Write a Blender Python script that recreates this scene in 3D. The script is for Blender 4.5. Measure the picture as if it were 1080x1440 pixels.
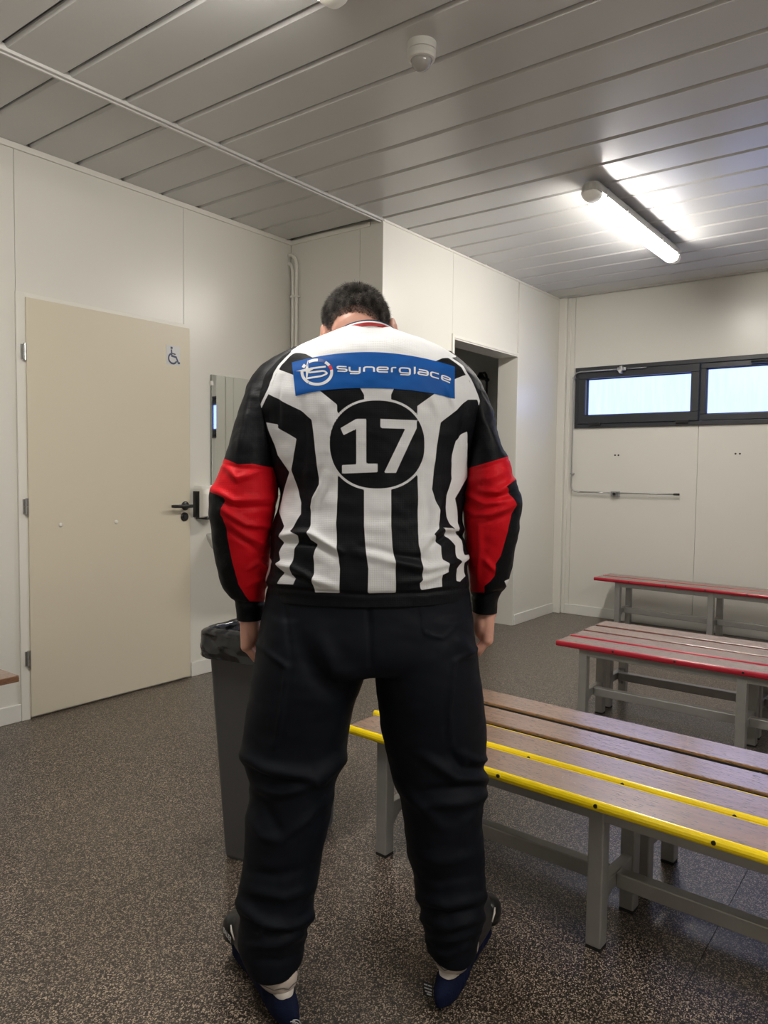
import bpy, bmesh, math, random
import numpy as np
from mathutils import Vector, Matrix, noise
from mathutils.bvhtree import BVHTree

random.seed(7)
rng = np.random.default_rng(7)
for o in list(bpy.data.objects):
    bpy.data.objects.remove(o, do_unlink=True)
scene = bpy.context.scene
COL = scene.collection

# ------------------------------------------------------------------ camera
F_PX = 1051.68                       # focal length in pixels of a 1080 x 1440 frame
YAW, PITCH, ROLL, CAM_H = 0.6508, -0.0549, 0.0120, 1.2313
cyw, syw = math.cos(YAW), math.sin(YAW)
FWD = np.array([-syw * math.cos(PITCH), cyw * math.cos(PITCH), math.sin(PITCH)])
_r = np.array([cyw, syw, 0.0])
_u = np.cross(_r, FWD)
RIGHT = math.cos(ROLL) * _r + math.sin(ROLL) * _u
UP = -math.sin(ROLL) * _r + math.cos(ROLL) * _u
CAM = np.array([0.0, 0.0, CAM_H])
cam_data = bpy.data.cameras.new('camera')
cam_data.sensor_fit = 'VERTICAL'
cam_data.sensor_height = 36.0
cam_data.sensor_width = 27.0
cam_data.lens = 36.0 * F_PX / 1440.0
cam_data.clip_start = 0.05
cam = bpy.data.objects.new('camera', cam_data)
COL.objects.link(cam)
m = Matrix.Identity(4)
for i in range(3):
    m[i][0], m[i][1], m[i][2], m[i][3] = RIGHT[i], UP[i], -FWD[i], CAM[i]
cam.matrix_world = m
scene.camera = cam

# ------------------------------------------------------------------ world, exposure
world = bpy.data.worlds.new('world')
scene.world = world
world.use_nodes = True
bg = world.node_tree.nodes['Background']
bg.inputs[0].default_value = (0.55, 0.72, 1.0, 1)
bg.inputs[1].default_value = 1.0
scene.view_settings.view_transform = 'Standard'
scene.view_settings.look = 'None'
scene.view_settings.gamma = 1.0
scene.view_settings.use_curve_mapping = False
scene.view_settings.exposure = 0.38
TUBE_POWER = 66.0
PANE_POWER = 2.4

# ------------------------------------------------------------------ room numbers (metres)
ZC = 2.7368                          # ceiling
X1, X3 = -3.5526, -2.7859            # left wall, inner wall
Y2, Y4 = 3.6172, 6.171               # short rear wall, back wall
XR, YB = 2.3, -1.7                   # right wall, wall behind the camera
J0, JD = 1.3619, 0.2487              # ceiling joints

# ------------------------------------------------------------------ materials
def new_mat(name):
    mt = bpy.data.materials.new(name)
    mt.use_nodes = True
    nt = mt.node_tree
    return mt, nt, nt.nodes['Principled BSDF']

def N(nt, typ, **kw):
    n = nt.nodes.new(typ)
    for k, v in kw.items():
        setattr(n, k, v)
    return n

def plain(name, col, rough=0.5, metal=0.0, spec=None, noise_amt=0.0, noise_scale=30.0, bump=0.0, bump_scale=200.0, coat=0.0, sheen=0.0):
    mt, nt, b = new_mat(name)
    b.inputs['Base Color'].default_value = (*col, 1)
    b.inputs['Roughness'].default_value = rough
    b.inputs['Metallic'].default_value = metal
    if spec is not None:
        b.inputs['Specular IOR Level'].default_value = spec
    if coat:
        b.inputs['Coat Weight'].default_value = coat
        b.inputs['Coat Roughness'].default_value = 0.1
    if sheen:
        b.inputs['Sheen Weight'].default_value = sheen
        b.inputs['Sheen Roughness'].default_value = 0.5
    tc = N(nt, 'ShaderNodeTexCoord')
    if noise_amt:
        nz = N(nt, 'ShaderNodeTexNoise')
        nz.inputs['Scale'].default_value = noise_scale
        nz.inputs['Detail'].default_value = 4
        nt.links.new(tc.outputs['Object'], nz.inputs['Vector'])
        mr = N(nt, 'ShaderNodeMapRange')
        mr.inputs['To Min'].default_value = 1 - noise_amt
        mr.inputs['To Max'].default_value = 1 + noise_amt
        nt.links.new(nz.outputs['Fac'], mr.inputs['Value'])
        mx = N(nt, 'ShaderNodeMix', data_type='RGBA', blend_type='MULTIPLY')
        mx.inputs['Factor'].default_value = 1
        mx.inputs['A'].default_value = (*col, 1)
        nt.links.new(mr.outputs['Result'], mx.inputs['B'])
        nt.links.new(mx.outputs['Result'], b.inputs['Base Color'])
    if bump:
        nb = N(nt, 'ShaderNodeTexNoise')
        nb.inputs['Scale'].default_value = bump_scale
        nb.inputs['Detail'].default_value = 3
        nt.links.new(tc.outputs['Object'], nb.inputs['Vector'])
        bp = N(nt, 'ShaderNodeBump')
        bp.inputs['Strength'].default_value = bump
        bp.inputs['Distance'].default_value = 0.002
        nt.links.new(nb.outputs['Fac'], bp.inputs['Height'])
        nt.links.new(bp.outputs['Normal'], b.inputs['Normal'])
    return mt

def emit(name, col, strength):
    mt, nt, b = new_mat(name)
    b.inputs['Base Color'].default_value = (0.8, 0.8, 0.8, 1)
    b.inputs['Emission Color'].default_value = (*col, 1)
    b.inputs['Emission Strength'].default_value = strength
    return mt

M = {}
M['wall'] = plain('wall_panel_cream', (0.72, 0.705, 0.65), 0.30, noise_amt=0.015, noise_scale=3, bump=0.03, bump_scale=8)
M['trim'] = plain('white_trim', (0.76, 0.74, 0.68), 0.35)
M['base'] = plain('white_skirting', (0.74, 0.73, 0.69), 0.35)
M['ceil'] = plain('ceiling_metal', (0.59, 0.59, 0.585), 0.27, spec=0.6, noise_amt=0.02, noise_scale=2)
M['ceil_void'] = plain('ceiling_void', (0.10, 0.10, 0.10), 0.6)
M['rail'] = plain('ceiling_rail', (0.55, 0.54, 0.52), 0.3)
M['white_plastic'] = plain('white_plastic', (0.78, 0.77, 0.73), 0.3)
M['grey_plastic'] = plain('light_grey_plastic', (0.55, 0.54, 0.51), 0.4)
M['lens'] = plain('detector_lens', (0.42, 0.41, 0.40), 0.15)
M['black_plastic'] = plain('black_plastic', (0.012, 0.012, 0.013), 0.32)
M['chrome'] = plain('hinge_steel', (0.55, 0.55, 0.55), 0.25, metal=1)
M['galv'] = plain('galvanised_steel', (0.42, 0.42, 0.43), 0.35, metal=0.8)
M['anthracite'] = plain('anthracite_frame', (0.028, 0.030, 0.036), 0.42)
M['gasket'] = plain('window_gasket', (0.05, 0.075, 0.12), 0.4)
M['mirror'] = plain('mirror_glass', (0.86, 0.89, 0.87), 0.02, metal=1)
M['mirror_edge'] = plain('mirror_edge', (0.12, 0.15, 0.13), 0.2)
M['ceramic'] = plain('white_ceramic', (0.78, 0.77, 0.74), 0.12)
M['shower_wall'] = plain('grey_shower_wall', (0.75, 0.75, 0.70), 0.5)
M['dark_metal'] = plain('dark_metal', (0.05, 0.05, 0.052), 0.35, metal=0.6)
M['bin'] = plain('bin_plastic', (0.095, 0.096, 0.100), 0.40, bump=0.05, bump_scale=300)
M['bag'] = plain('bag_plastic', (0.010, 0.010, 0.012), 0.17, spec=0.8, bump=0.25, bump_scale=60)
M['yellow'] = plain('yellow_edge', (0.95, 0.70, 0.010), 0.25)
M['red_edge'] = plain('red_edge', (0.42, 0.012, 0.030), 0.28)
M['steel'] = plain('bench_steel', (0.38, 0.375, 0.36), 0.36, metal=0.5, noise_amt=0.12, noise_scale=25, bump=0.08, bump_scale=60)
M['foot'] = plain('rubber_foot', (0.015, 0.015, 0.015), 0.6)
M['screw'] = plain('screw_head', (0.02, 0.018, 0.012), 0.4)
M['sticker'] = plain('sign_white', (0.60, 0.60, 0.60), 0.3)
M['sign_ink'] = plain('sign_ink', (0.012, 0.022, 0.075), 0.35)
M['skin'] = plain('skin', (0.64, 0.335, 0.255), 0.48, noise_amt=0.10, noise_scale=45, bump=0.12, bump_scale=150)
M['skin'].node_tree.nodes['Principled BSDF'].inputs['Subsurface Weight'].default_value = 0.08
M['skin'].node_tree.nodes['Principled BSDF'].inputs['Subsurface Radius'].default_value = (0.01, 0.004, 0.002)
M['eye'] = plain('eye_white', (0.8, 0.78, 0.75), 0.1)
M['lip'] = plain('lips', (0.38, 0.12, 0.10), 0.4)
M['hair'] = plain('dark_brown_hair', (0.030, 0.024, 0.021), 0.62, noise_amt=0.6, noise_scale=260)
M['trousers'] = plain('black_twill', (0.0030, 0.0045, 0.0085), 0.66, spec=0.16, bump=0.10, bump_scale=700)
M['boot'] = plain('skate_boot', (0.022, 0.021, 0.022), 0.38, bump=0.15, bump_scale=400)
M['boot_light'] = plain('skate_light_shell', (0.55, 0.47, 0.42), 0.4)
M['boot_sole'] = plain('skate_holder', (0.66, 0.60, 0.56), 0.35)
M['boot_line'] = plain('skate_seam', (0.13, 0.12, 0.12), 0.4)
M['boot_text'] = plain('skate_lettering', (0.42, 0.41, 0.41), 0.35)
M['navy_cloth'] = plain('navy_terry', (0.0045, 0.008, 0.030), 0.8, spec=0.15, bump=0.5, bump_scale=260)
M['tag'] = plain('woven_tag', (0.012, 0.012, 0.014), 0.6)
M['tag_text'] = plain('woven_tag_lettering', (0.45, 0.45, 0.47), 0.6)
M['patch'] = plain('patch_blue', (0.001, 0.080, 0.34), 0.60, spec=0.2, bump=0.06, bump_scale=500)
M['print_white'] = plain('print_white', (0.72, 0.73, 0.75), 0.5)
M['print_red'] = plain('print_red', (0.62, 0.012, 0.02), 0.5)
M['print_navy'] = plain('print_navy', (0.008, 0.05, 0.25), 0.5)
M['collar_red'] = plain('collar_red', (0.42, 0.015, 0.02), 0.6)
M['collar_navy'] = plain('collar_navy', (0.012, 0.02, 0.07), 0.6)
M['collar_white'] = plain('collar_white', (0.72, 0.72, 0.74), 0.6)
M['tube'] = emit('tube_diffuser', (1.0, 0.955, 0.875), TUBE_POWER)
M['tube_end'] = emit('tube_end', (1.0, 0.92, 0.78), 0.12)
M['tube_end'].node_tree.nodes['Principled BSDF'].inputs['Base Color'].default_value = (0.5, 0.48, 0.43, 1)

def mat_door():
    mt, nt, b = new_mat('door_cream')
    tc = N(nt, 'ShaderNodeTexCoord')
    mp = N(nt, 'ShaderNodeMapping'); mp.inputs['Scale'].default_value = (1, 9, 14)
    nt.links.new(tc.outputs['Object'], mp.inputs['Vector'])
    nz = N(nt, 'ShaderNodeTexNoise'); nz.inputs['Scale'].default_value = 2.2; nz.inputs['Detail'].default_value = 6; nz.inputs['Roughness'].default_value = 0.75
    nt.links.new(mp.outputs['Vector'], nz.inputs['Vector'])
    rp = N(nt, 'ShaderNodeMapRange'); rp.inputs['From Min'].default_value = 0.70; rp.inputs['From Max'].default_value = 0.74
    nt.links.new(nz.outputs['Fac'], rp.inputs['Value'])
    # scuff marks gather near the floor on the opening side
    sp = N(nt, 'ShaderNodeSeparateXYZ'); nt.links.new(tc.outputs['Object'], sp.inputs['Vector'])
    lo = N(nt, 'ShaderNodeMapRange'); lo.inputs['From Min'].default_value = 0.45; lo.inputs['From Max'].default_value = 0.12
    nt.links.new(sp.outputs['Z'], lo.inputs['Value'])
    mu = N(nt, 'ShaderNodeMath', operation='MULTIPLY'); nt.links.new(rp.outputs['Result'], mu.inputs[0]); nt.links.new(lo.outputs['Result'], mu.inputs[1])
    mx = N(nt, 'ShaderNodeMix', data_type='RGBA')
    mx.inputs['A'].default_value = (0.66, 0.60, 0.475, 1); mx.inputs['B'].default_value = (0.30, 0.26, 0.20, 1)
    nt.links.new(mu.outputs[0], mx.inputs['Factor'])
    nt.links.new(mx.outputs['Result'], b.inputs['Base Color'])
    b.inputs['Roughness'].default_value = 0.38
    return mt
M['door'] = mat_door()

def mat_floor():
    mt, nt, b = new_mat('speckled_rubber')
    tc = N(nt, 'ShaderNodeTexCoord')
    vo = N(nt, 'ShaderNodeTexVoronoi'); vo.inputs['Scale'].default_value = 400; vo.inputs['Randomness'].default_value = 1
    mp = N(nt, 'ShaderNodeMapping'); mp.inputs['Scale'].default_value = (1, 0.8, 1); mp.inputs['Rotation'].default_value = (0, 0, 0.6)
    nt.links.new(tc.outputs['Object'], mp.inputs['Vector']); nt.links.new(mp.outputs['Vector'], vo.inputs['Vector'])
    sx = N(nt, 'ShaderNodeSeparateColor'); nt.links.new(vo.outputs['Color'], sx.inputs['Color'])
    cr = N(nt, 'ShaderNodeValToRGB'); cr.color_ramp.interpolation = 'LINEAR'
    e = cr.color_ramp.elements
    e[0].position = 0.0; e[0].color = (0.014, 0.012, 0.011, 1)
    e[1].position = 1.0; e[1].color = (0.50, 0.40, 0.305, 1)
    for p_, c_ in ((0.48, (0.022, 0.018, 0.016, 1)), (0.62, (0.060, 0.047, 0.037, 1)), (0.80, (0.23, 0.18, 0.138, 1))):
        k = e.new(p_); k.color = c_
    nt.links.new(sx.outputs['Red'], cr.inputs['Fac'])
    nt.links.new(cr.outputs['Color'], b.inputs['Base Color'])
    nz = N(nt, 'ShaderNodeTexNoise'); nz.inputs['Scale'].default_value = 160; nz.inputs['Detail'].default_value = 3
    nt.links.new(tc.outputs['Object'], nz.inputs['Vector'])
    bp = N(nt, 'ShaderNodeBump'); bp.inputs['Strength'].default_value = 0.25; bp.inputs['Distance'].default_value = 0.002
    nt.links.new(nz.outputs['Fac'], bp.inputs['Height']); nt.links.new(bp.outputs['Normal'], b.inputs['Normal'])
    b.inputs['Roughness'].default_value = 0.31
    b.inputs['Specular IOR Level'].default_value = 0.6
    return mt
M['floor'] = mat_floor()

def mat_wood(name, c0, c1):
    mt, nt, b = new_mat(name)
    tc = N(nt, 'ShaderNodeTexCoord')
    mp = N(nt, 'ShaderNodeMapping'); mp.inputs['Scale'].default_value = (2.2, 26, 26)
    nt.links.new(tc.outputs['Object'], mp.inputs['Vector'])
    nz = N(nt, 'ShaderNodeTexNoise'); nz.inputs['Scale'].default_value = 1.6; nz.inputs['Detail'].default_value = 8; nz.inputs['Roughness'].default_value = 0.62; nz.inputs['Distortion'].default_value = 0.5
    nt.links.new(mp.outputs['Vector'], nz.inputs['Vector'])
    cr = N(nt, 'ShaderNodeValToRGB'); e = cr.color_ramp.elements
    e[0].position = 0.32; e[0].color = (*c0, 1); e[1].position = 0.68; e[1].color = (*c1, 1)
    nt.links.new(nz.outputs['Fac'], cr.inputs['Fac'])
    # dark open pores
    mp2 = N(nt, 'ShaderNodeMapping'); mp2.inputs['Scale'].default_value = (45, 210, 210)
    nt.links.new(tc.outputs['Object'], mp2.inputs['Vector'])
    n2 = N(nt, 'ShaderNodeTexNoise'); n2.inputs['Scale'].default_value = 1.0; n2.inputs['Detail'].default_value = 3
    nt.links.new(mp2.outputs['Vector'], n2.inputs['Vector'])
    r2 = N(nt, 'ShaderNodeMapRange'); r2.inputs['From Min'].default_value = 0.57; r2.inputs['From Max'].default_value = 0.66
    nt.links.new(n2.outputs['Fac'], r2.inputs['Value'])
    mx = N(nt, 'ShaderNodeMix', data_type='RGBA'); mx.inputs['B'].default_value = (0.018, 0.011, 0.008, 1)
    nt.links.new(cr.outputs['Color'], mx.inputs['A'])
    sc = N(nt, 'ShaderNodeMath', operation='MULTIPLY'); sc.inputs[1].default_value = 0.9
    nt.links.new(r2.outputs['Result'], sc.inputs[0]); nt.links.new(sc.outputs[0], mx.inputs['Factor'])
    nt.links.new(mx.outputs['Result'], b.inputs['Base Color'])
    bp = N(nt, 'ShaderNodeBump'); bp.inputs['Strength'].default_value = 0.6; bp.inputs['Distance'].default_value = 0.001; bp.invert = True
    nt.links.new(r2.outputs['Result'], bp.inputs['Height']); nt.links.new(bp.outputs['Normal'], b.inputs['Normal'])
    b.inputs['Roughness'].default_value = 0.28
    b.inputs['Specular IOR Level'].default_value = 0.9
    b.inputs['Coat Weight'].default_value = 1.0
    b.inputs['Coat IOR'].default_value = 2.0
    nt.links.new(bp.outputs['Normal'], b.inputs['Coat Normal'])
    b.inputs['Coat Roughness'].default_value = 0.20
    return mt
M['wood'] = mat_wood('bench_wood', (0.185, 0.080, 0.037), (0.335, 0.165, 0.083))
M['wood_red'] = mat_wood('bench_wood_reddish', (0.165, 0.066, 0.043), (0.275, 0.125, 0.085))

def mat_pane():
    mt, nt, b = new_mat('frosted_pane_daylight')
    tc = N(nt, 'ShaderNodeTexCoord')
    mp = N(nt, 'ShaderNodeMapping'); mp.inputs['Scale'].default_value = (22, 1, 2.0)
    nt.links.new(tc.outputs['Object'], mp.inputs['Vector'])
    nz = N(nt, 'ShaderNodeTexNoise'); nz.inputs['Scale'].default_value = 1.6; nz.inputs['Detail'].default_value = 5
    nt.links.new(mp.outputs['Vector'], nz.inputs['Vector'])
    cr = N(nt, 'ShaderNodeValToRGB'); e = cr.color_ramp.elements
    e[0].position = 0.3; e[0].color = (0.235, 0.325, 0.70, 1); e[1].position = 0.75; e[1].color = (0.275, 0.375, 0.90, 1)
    nt.links.new(nz.outputs['Fac'], cr.inputs['Fac'])
    b.inputs['Base Color'].default_value = (0.06, 0.07, 0.08, 1)
    b.inputs['Roughness'].default_value = 0.25
    nt.links.new(cr.outputs['Color'], b.inputs['Emission Color'])
    b.inputs['Emission Strength'].default_value = PANE_POWER
    return mt
M['pane'] = mat_pane()

def mat_jersey():
    mt, nt, b = new_mat('jersey_knit')
    def attr(nm, lo, hi):
        a = N(nt, 'ShaderNodeAttribute'); a.attribute_name = nm
        r = N(nt, 'ShaderNodeMapRange'); r.inputs['From Min'].default_value = lo; r.inputs['From Max'].default_value = hi
        nt.links.new(a.outputs['Fac'], r.inputs['Value'])
        return r.outputs['Result']
    w = attr('white_panel', -0.3, 0.3)
    r = attr('red_panel', -0.3, 0.3)
    m1 = N(nt, 'ShaderNodeMix', data_type='RGBA')
    m1.inputs['A'].default_value = (0.0035, 0.0042, 0.0065, 1); m1.inputs['B'].default_value = (0.60, 0.004, 0.012, 1)
    nt.links.new(r, m1.inputs['Factor'])
    m2 = N(nt, 'ShaderNodeMix', data_type='RGBA')
    m2.inputs['B'].default_value = (0.72, 0.725, 0.75, 1)
    nt.links.new(m1.outputs['Result'], m2.inputs['A']); nt.links.new(w, m2.inputs['Factor'])
    nt.links.new(m2.outputs['Result'], b.inputs['Base Color'])
    tc = N(nt, 'ShaderNodeTexCoord')
    vo = N(nt, 'ShaderNodeTexVoronoi'); vo.inputs['Scale'].default_value = 260; vo.inputs['Randomness'].default_value = 0.1
    nt.links.new(tc.outputs['Object'], vo.inputs['Vector'])
    bp = N(nt, 'ShaderNodeBump'); bp.inputs['Strength'].default_value = 0.35; bp.inputs['Distance'].default_value = 0.0012
    nt.links.new(vo.outputs['Distance'], bp.inputs['Height'])
    nt.links.new(bp.outputs['Normal'], b.inputs['Normal'])
    b.inputs['Roughness'].default_value = 0.55
    b.inputs['Specular IOR Level'].default_value = 0.18
    return mt
M['jersey'] = mat_jersey()

# ------------------------------------------------------------------ mesh helpers
class MB:
    """collects simple shapes and builds ONE mesh object"""
    def __init__(self):
        self.bm = bmesh.new()
    def box(self, lo, hi, mat=None):
        lo, hi = Vector(lo), Vector(hi)
        vs = []
        for k in range(8):
            p_ = Vector(((lo.x, hi.x)[k & 1], (lo.y, hi.y)[k >> 1 & 1], (lo.z, hi.z)[k >> 2 & 1]))
            vs.append(self.bm.verts.new(mat @ p_ if mat else p_))
        for f in ((0, 2, 3, 1), (4, 5, 7, 6), (0, 1, 5, 4), (2, 6, 7, 3), (0, 4, 6, 2), (1, 3, 7, 5)):
            self.bm.faces.new([vs[i] for i in f])
        return self
    def rings(self, rings, cap=True):
        R_ = [[self.bm.verts.new(p_) for p_ in r] for r in rings]
        n = len(R_[0])
        for a, b_ in zip(R_[:-1], R_[1:]):
            for i in range(n):
                j = (i + 1) % n
                self.bm.faces.new((a[i], a[j], b_[j], b_[i]))
        if cap:
            self.bm.faces.new(R_[0][::-1])
            self.bm.faces.new(R_[-1])
        return self
    def tube(self, pts, r, n=10, cap=True):
        pts = [Vector(p_) for p_ in pts]
        rs = r if isinstance(r, (list, tuple)) else [r] * len(pts)
        rings = []
        up = None
        for i, p_ in enumerate(pts):
            t = (pts[min(i + 1, len(pts) - 1)] - pts[max(i - 1, 0)]).normalized()
            if up is None:
                up = t.orthogonal().normalized()
            up = (up - t * up.dot(t)).normalized()
            s = t.cross(up)
            rings.append([p_ + (up * math.cos(a) + s * math.sin(a)) * rs[i] for a in [2 * math.pi * k / n for k in range(n)]])
        return self.rings(rings, cap)
    def cyl(self, p0, p1, r, n=16, r2=None):
        return self.tube([p0, p1], [r, r if r2 is None else r2], n)
    def lathe(self, prof, c=(0, 0, 0), n=32, axis='Z', cap=True):
        c = Vector(c)
        rings = []
        for r, h in prof:
            ring = []
            for k in range(n):
                a = 2 * math.pi * k / n
                q = (r * math.cos(a), r * math.sin(a), h)
                if axis == 'X': q = (h, r * math.cos(a), r * math.sin(a))
                if axis == 'Y': q = (r * math.sin(a), h, r * math.cos(a))
                ring.append(c + Vector(q))
            rings.append(ring)
        return self.rings(rings, cap)
    def prism(self, poly, a, b_, f):
        """poly: 2D points; f(u, v, w) -> 3D; w from a to b_"""
        return self.rings([[Vector(f(u, v, a)) for u, v in poly], [Vector(f(u, v, b_)) for u, v in poly]])
    def build(self, name, mat, parent=None, bevel=0.0, smooth=False, segs=2):
        bm = self.bm
        bmesh.ops.recalc_face_normals(bm, faces=bm.faces[:])
        if bevel:
            es = [e for e in bm.edges if len(e.link_faces) == 2 and e.calc_face_angle(0) > 0.5]
            bmesh.ops.bevel(bm, geom=es, offset=bevel, segments=segs, affect='EDGES', profile=0.5)
        me = bpy.data.meshes.new(name)
        bm.to_mesh(me); bm.free()
        return obj(name, me, mat, parent, smooth)

def obj(name, me, mat=None, parent=None, smooth=False):
    o = bpy.data.objects.new(name, me)
    COL.objects.link(o)
    if mat is not None and not me.materials:
        me.materials.append(mat)
    if smooth:
        me.polygons.foreach_set('use_smooth', [True] * len(me.polygons))
    if parent is not None:
        o.parent = parent
    return o

def copy_obj(o, parent, loc=None):
    c = o.copy()
    COL.objects.link(c)
    c.parent = parent
    if loc is not None:
        c.location = loc
    return c

def empty(name, loc=(0, 0, 0), rz=0.0):
    o = bpy.data.objects.new(name, None)
    COL.objects.link(o)
    o.location = loc
    o.rotation_euler = (0, 0, rz)
    o.empty_display_size = 0.1
    return o

def tag(o, label, cat, group=None):
    o['label'] = label
    o['category'] = cat
    if group:
        o['group'] = group
    return o

def struct(o, label=None):
    o['kind'] = 'structure'
    if label:
        o['label'] = label
    return o

def bx(name, lo, hi, mat, parent=None, bevel=0.0):
    return MB().box(lo, hi).build(name, mat, parent, bevel)

# ================================================================== SETTING
# ---- floor: base slab and the rubber sheets laid on it
fl = struct(bx('floor', (-4.7, YB - 0.1, -0.06), (XR + 0.1, Y4 + 0.15, -0.006), M['ceil_void']), 'brown speckled rubber floor of the changing room')
edges = [-4.7, -0.462, XR + 0.1]
for a, b_ in zip(edges[:-1], edges[1:]):
    a, b_ = max(a, -4.7), min(b_, XR + 0.1)
    bx('floor_sheet', (a + 0.0008, YB - 0.1, -0.006), (b_ - 0.0008, Y4 + 0.15, 0.0), M['floor'], fl)

# ---- ceiling: metal strips with recessed joints
ce = struct(bx('ceiling', (-4.7, YB - 0.1, ZC + 0.02), (XR + 0.1, Y4 + 0.15, ZC + 0.08), M['ceil_void']), 'grey ceiling of long metal strips')
GAP = 0.014
def strip_mesh(x0, x1, w):
    mb = MB()
    prof = [(0, 0.019), (0.000, 0.012), (0.009, 0.0), (w - 0.009, 0.0), (w, 0.012), (w, 0.019)]
    mb.rings([[Vector((xx, a, b_)) for a, b_ in prof] for xx in (x0, x1)])
    bmesh.ops.recalc_face_normals(mb.bm, faces=mb.bm.faces[:])
    me = bpy.data.meshes.new('ceiling_strip'); mb.bm.to_mesh(me); mb.bm.free()
    me.materials.append(M['ceil'])
    return me
me_main = strip_mesh(X3 + 0.004, XR, JD - GAP)
me_left = strip_mesh(X1, X3 - 0.03, JD - GAP)
for i in range(-12, 19):
    y = J0 + i * JD
    o = obj('ceiling_strip', me_main, parent=ce); o.location = (0, y + GAP / 2, ZC)
    if y < Y2 - 0.1:
        o = obj('ceiling_strip', me_left, parent=ce); o.location = (0, y + GAP / 2 - 0.012, ZC)
y = J0 + 19 * JD
o = obj('ceiling_strip', strip_mesh(X3 + 0.004, XR, Y4 - y - GAP), parent=ce); o.location = (0, y + GAP / 2, ZC)
# tiny dark rivets in the joints
rv = MB().lathe([(0.004, 0.0), (0.004, 0.006), (0.002, 0.008)], n=8)
bmesh.ops.recalc_face_normals(rv.bm, faces=rv.bm.faces[:])
me_rv = bpy.data.meshes.new('rivet'); rv.bm.to_mesh(me_rv); rv.bm.free(); me_rv.materials.append(M['screw'])
for i in range(0, 12):
    for xx in (-3.27, -2.28, -0.9, 0.2):
        if xx < X3 and i > 8: continue
        o = obj('rivet', me_rv, parent=ce); o.location = (xx, J0 + i * JD, ZC + 0.011)
# T-rail between the two ceiling fields
mb = MB(); mb.box((X3 - 0.030, YB, ZC - 0.012), (X3 + 0.004, Y2, ZC + 0.015)); mb.box((X3 - 0.022, YB, ZC - 0.020), (X3 - 0.010, Y2, ZC - 0.012))
struct(mb.build('trim_1', M['rail'], bevel=0.002), 'pale metal rail dividing the ceiling')

# ---- wall panels
def wall_panels(parent, axis, plane, sign, spans, z0, z1):
    """thin panels in front of a wall slab; sign = direction the face looks"""
    for a, b_ in spans:
        lo, hi = plane - sign * 0.012, plane
        lo, hi = min(lo, hi), max(lo, hi)
        if axis == 'X':
            bx('wall_panel', (lo, a + 0.0012, z0), (hi, b_ - 0.0012, z1), M['wall'], parent, 0.001)
        else:
            bx('wall_panel', (a + 0.0012, lo, z0), (b_ - 0.0012, hi, z1), M['wall'], parent, 0.001)

# left wall
wl = struct(bx('wall_left', (X1 - 0.10, YB - 0.1, 0), (X1 - 0.012, Y2 + 0.1, ZC + 0.02), M['trim']), 'cream panelled wall with the door')
wall_panels(wl, 'X', X1, 1, [(YB, -1.119), (-1.119, -0.152), (-0.152, 0.815), (0.815, 1.782), (1.782, 2.749), (2.749, Y2)], 0, ZC)
# short rear wall beside the mirror
wr = struct(bx('wall_rear', (X1, Y2 + 0.012, 0), (X3 - 0.02, Y2 + 0.10, ZC + 0.02), M['trim']), 'short cream wall behind the pipes')
wall_panels(wr, 'Y', Y2, -1, [(X1, -2.964), (-2.964, X3)], 0, ZC)
bx('corner_profile', (-2.881, Y2 - 0.004, 0), (X3 + 0.003, Y2 + 0.02, ZC), M['wall'], wr, 0.0015)
# inner wall with the doorway
DY0, DY1, DZ = 4.4277, 5.376, 2.1424
XI = -2.958                                   # back of the inner wall
mb = MB()
mb.box((XI + 0.004, Y2 + 0.01, 0), (X3 - 0.012, DY0 - 0.012, ZC + 0.02)); mb.box((XI + 0.004, DY1 + 0.012, 0), (X3 - 0.012, Y4 + 0.1, ZC + 0.02)); mb.box((XI + 0.004, DY0 - 0.012, DZ + 0.012), (X3 - 0.012, DY1 + 0.012, ZC + 0.02))
wi = struct(mb.build('wall_inner', M['trim']), 'cream panelled wall with the open doorway')
wall_panels(wi, 'X', X3, 1, [(Y2 + 0.001, DY0 - 0.020)], 0, ZC)
wall_panels(wi, 'X', X3, 1, [(DY0 - 0.020, DY1 - 0.012)], DZ + 0.03, ZC)
wall_panels(wi, 'X', X3, 1, [(DY1 + 0.012, Y4)], 0, ZC)
# doorway lining
dw = struct(bx('trim_2', (XI, DY1, 0), (X3 + 0.003, DY1 + 0.012, DZ + 0.012), M['trim'], None, 0.001), 'cream lining of the open doorway')
bx('lining_board', (XI, DY0 - 0.012, 0), (X3 + 0.003, DY0, DZ + 0.012), M['trim'], dw, 0.001)
bx('lining_board', (XI, DY0, DZ), (X3 + 0.003, DY1, DZ + 0.012), M['trim'], dw, 0.001)
bx('casing', (X3, DY0 - 0.028, 0), (X3 + 0.012, DY0 - 0.004, DZ + 0.035), M['trim'], dw, 0.001)
bx('casing', (X3, DY0 - 0.004, DZ + 0.010), (X3 + 0.008, DY1 + 0.004, DZ + 0.030), M['trim'], dw, 0.001)
# shower room beyond the doorway
sr = struct(bx('wall_shower', (-4.66, Y2 + 0.1, 0), (-4.56, Y4 + 0.15, ZC), M['shower_wall']), 'dim grey wall of the room beyond the doorway')
struct(bx('wall_shower_end', (-4.56, 6.10, 0), (XI + 0.004, Y4 + 0.15, ZC), M['shower_wall']), 'dim grey end wall behind the shower head')
struct(bx('wall_shower_side', (-4.56, Y2 + 0.10, 0), (XI + 0.004, Y2 + 0.16, ZC), M['shower_wall']), 'grey side wall of the room beyond the doorway')
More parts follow.
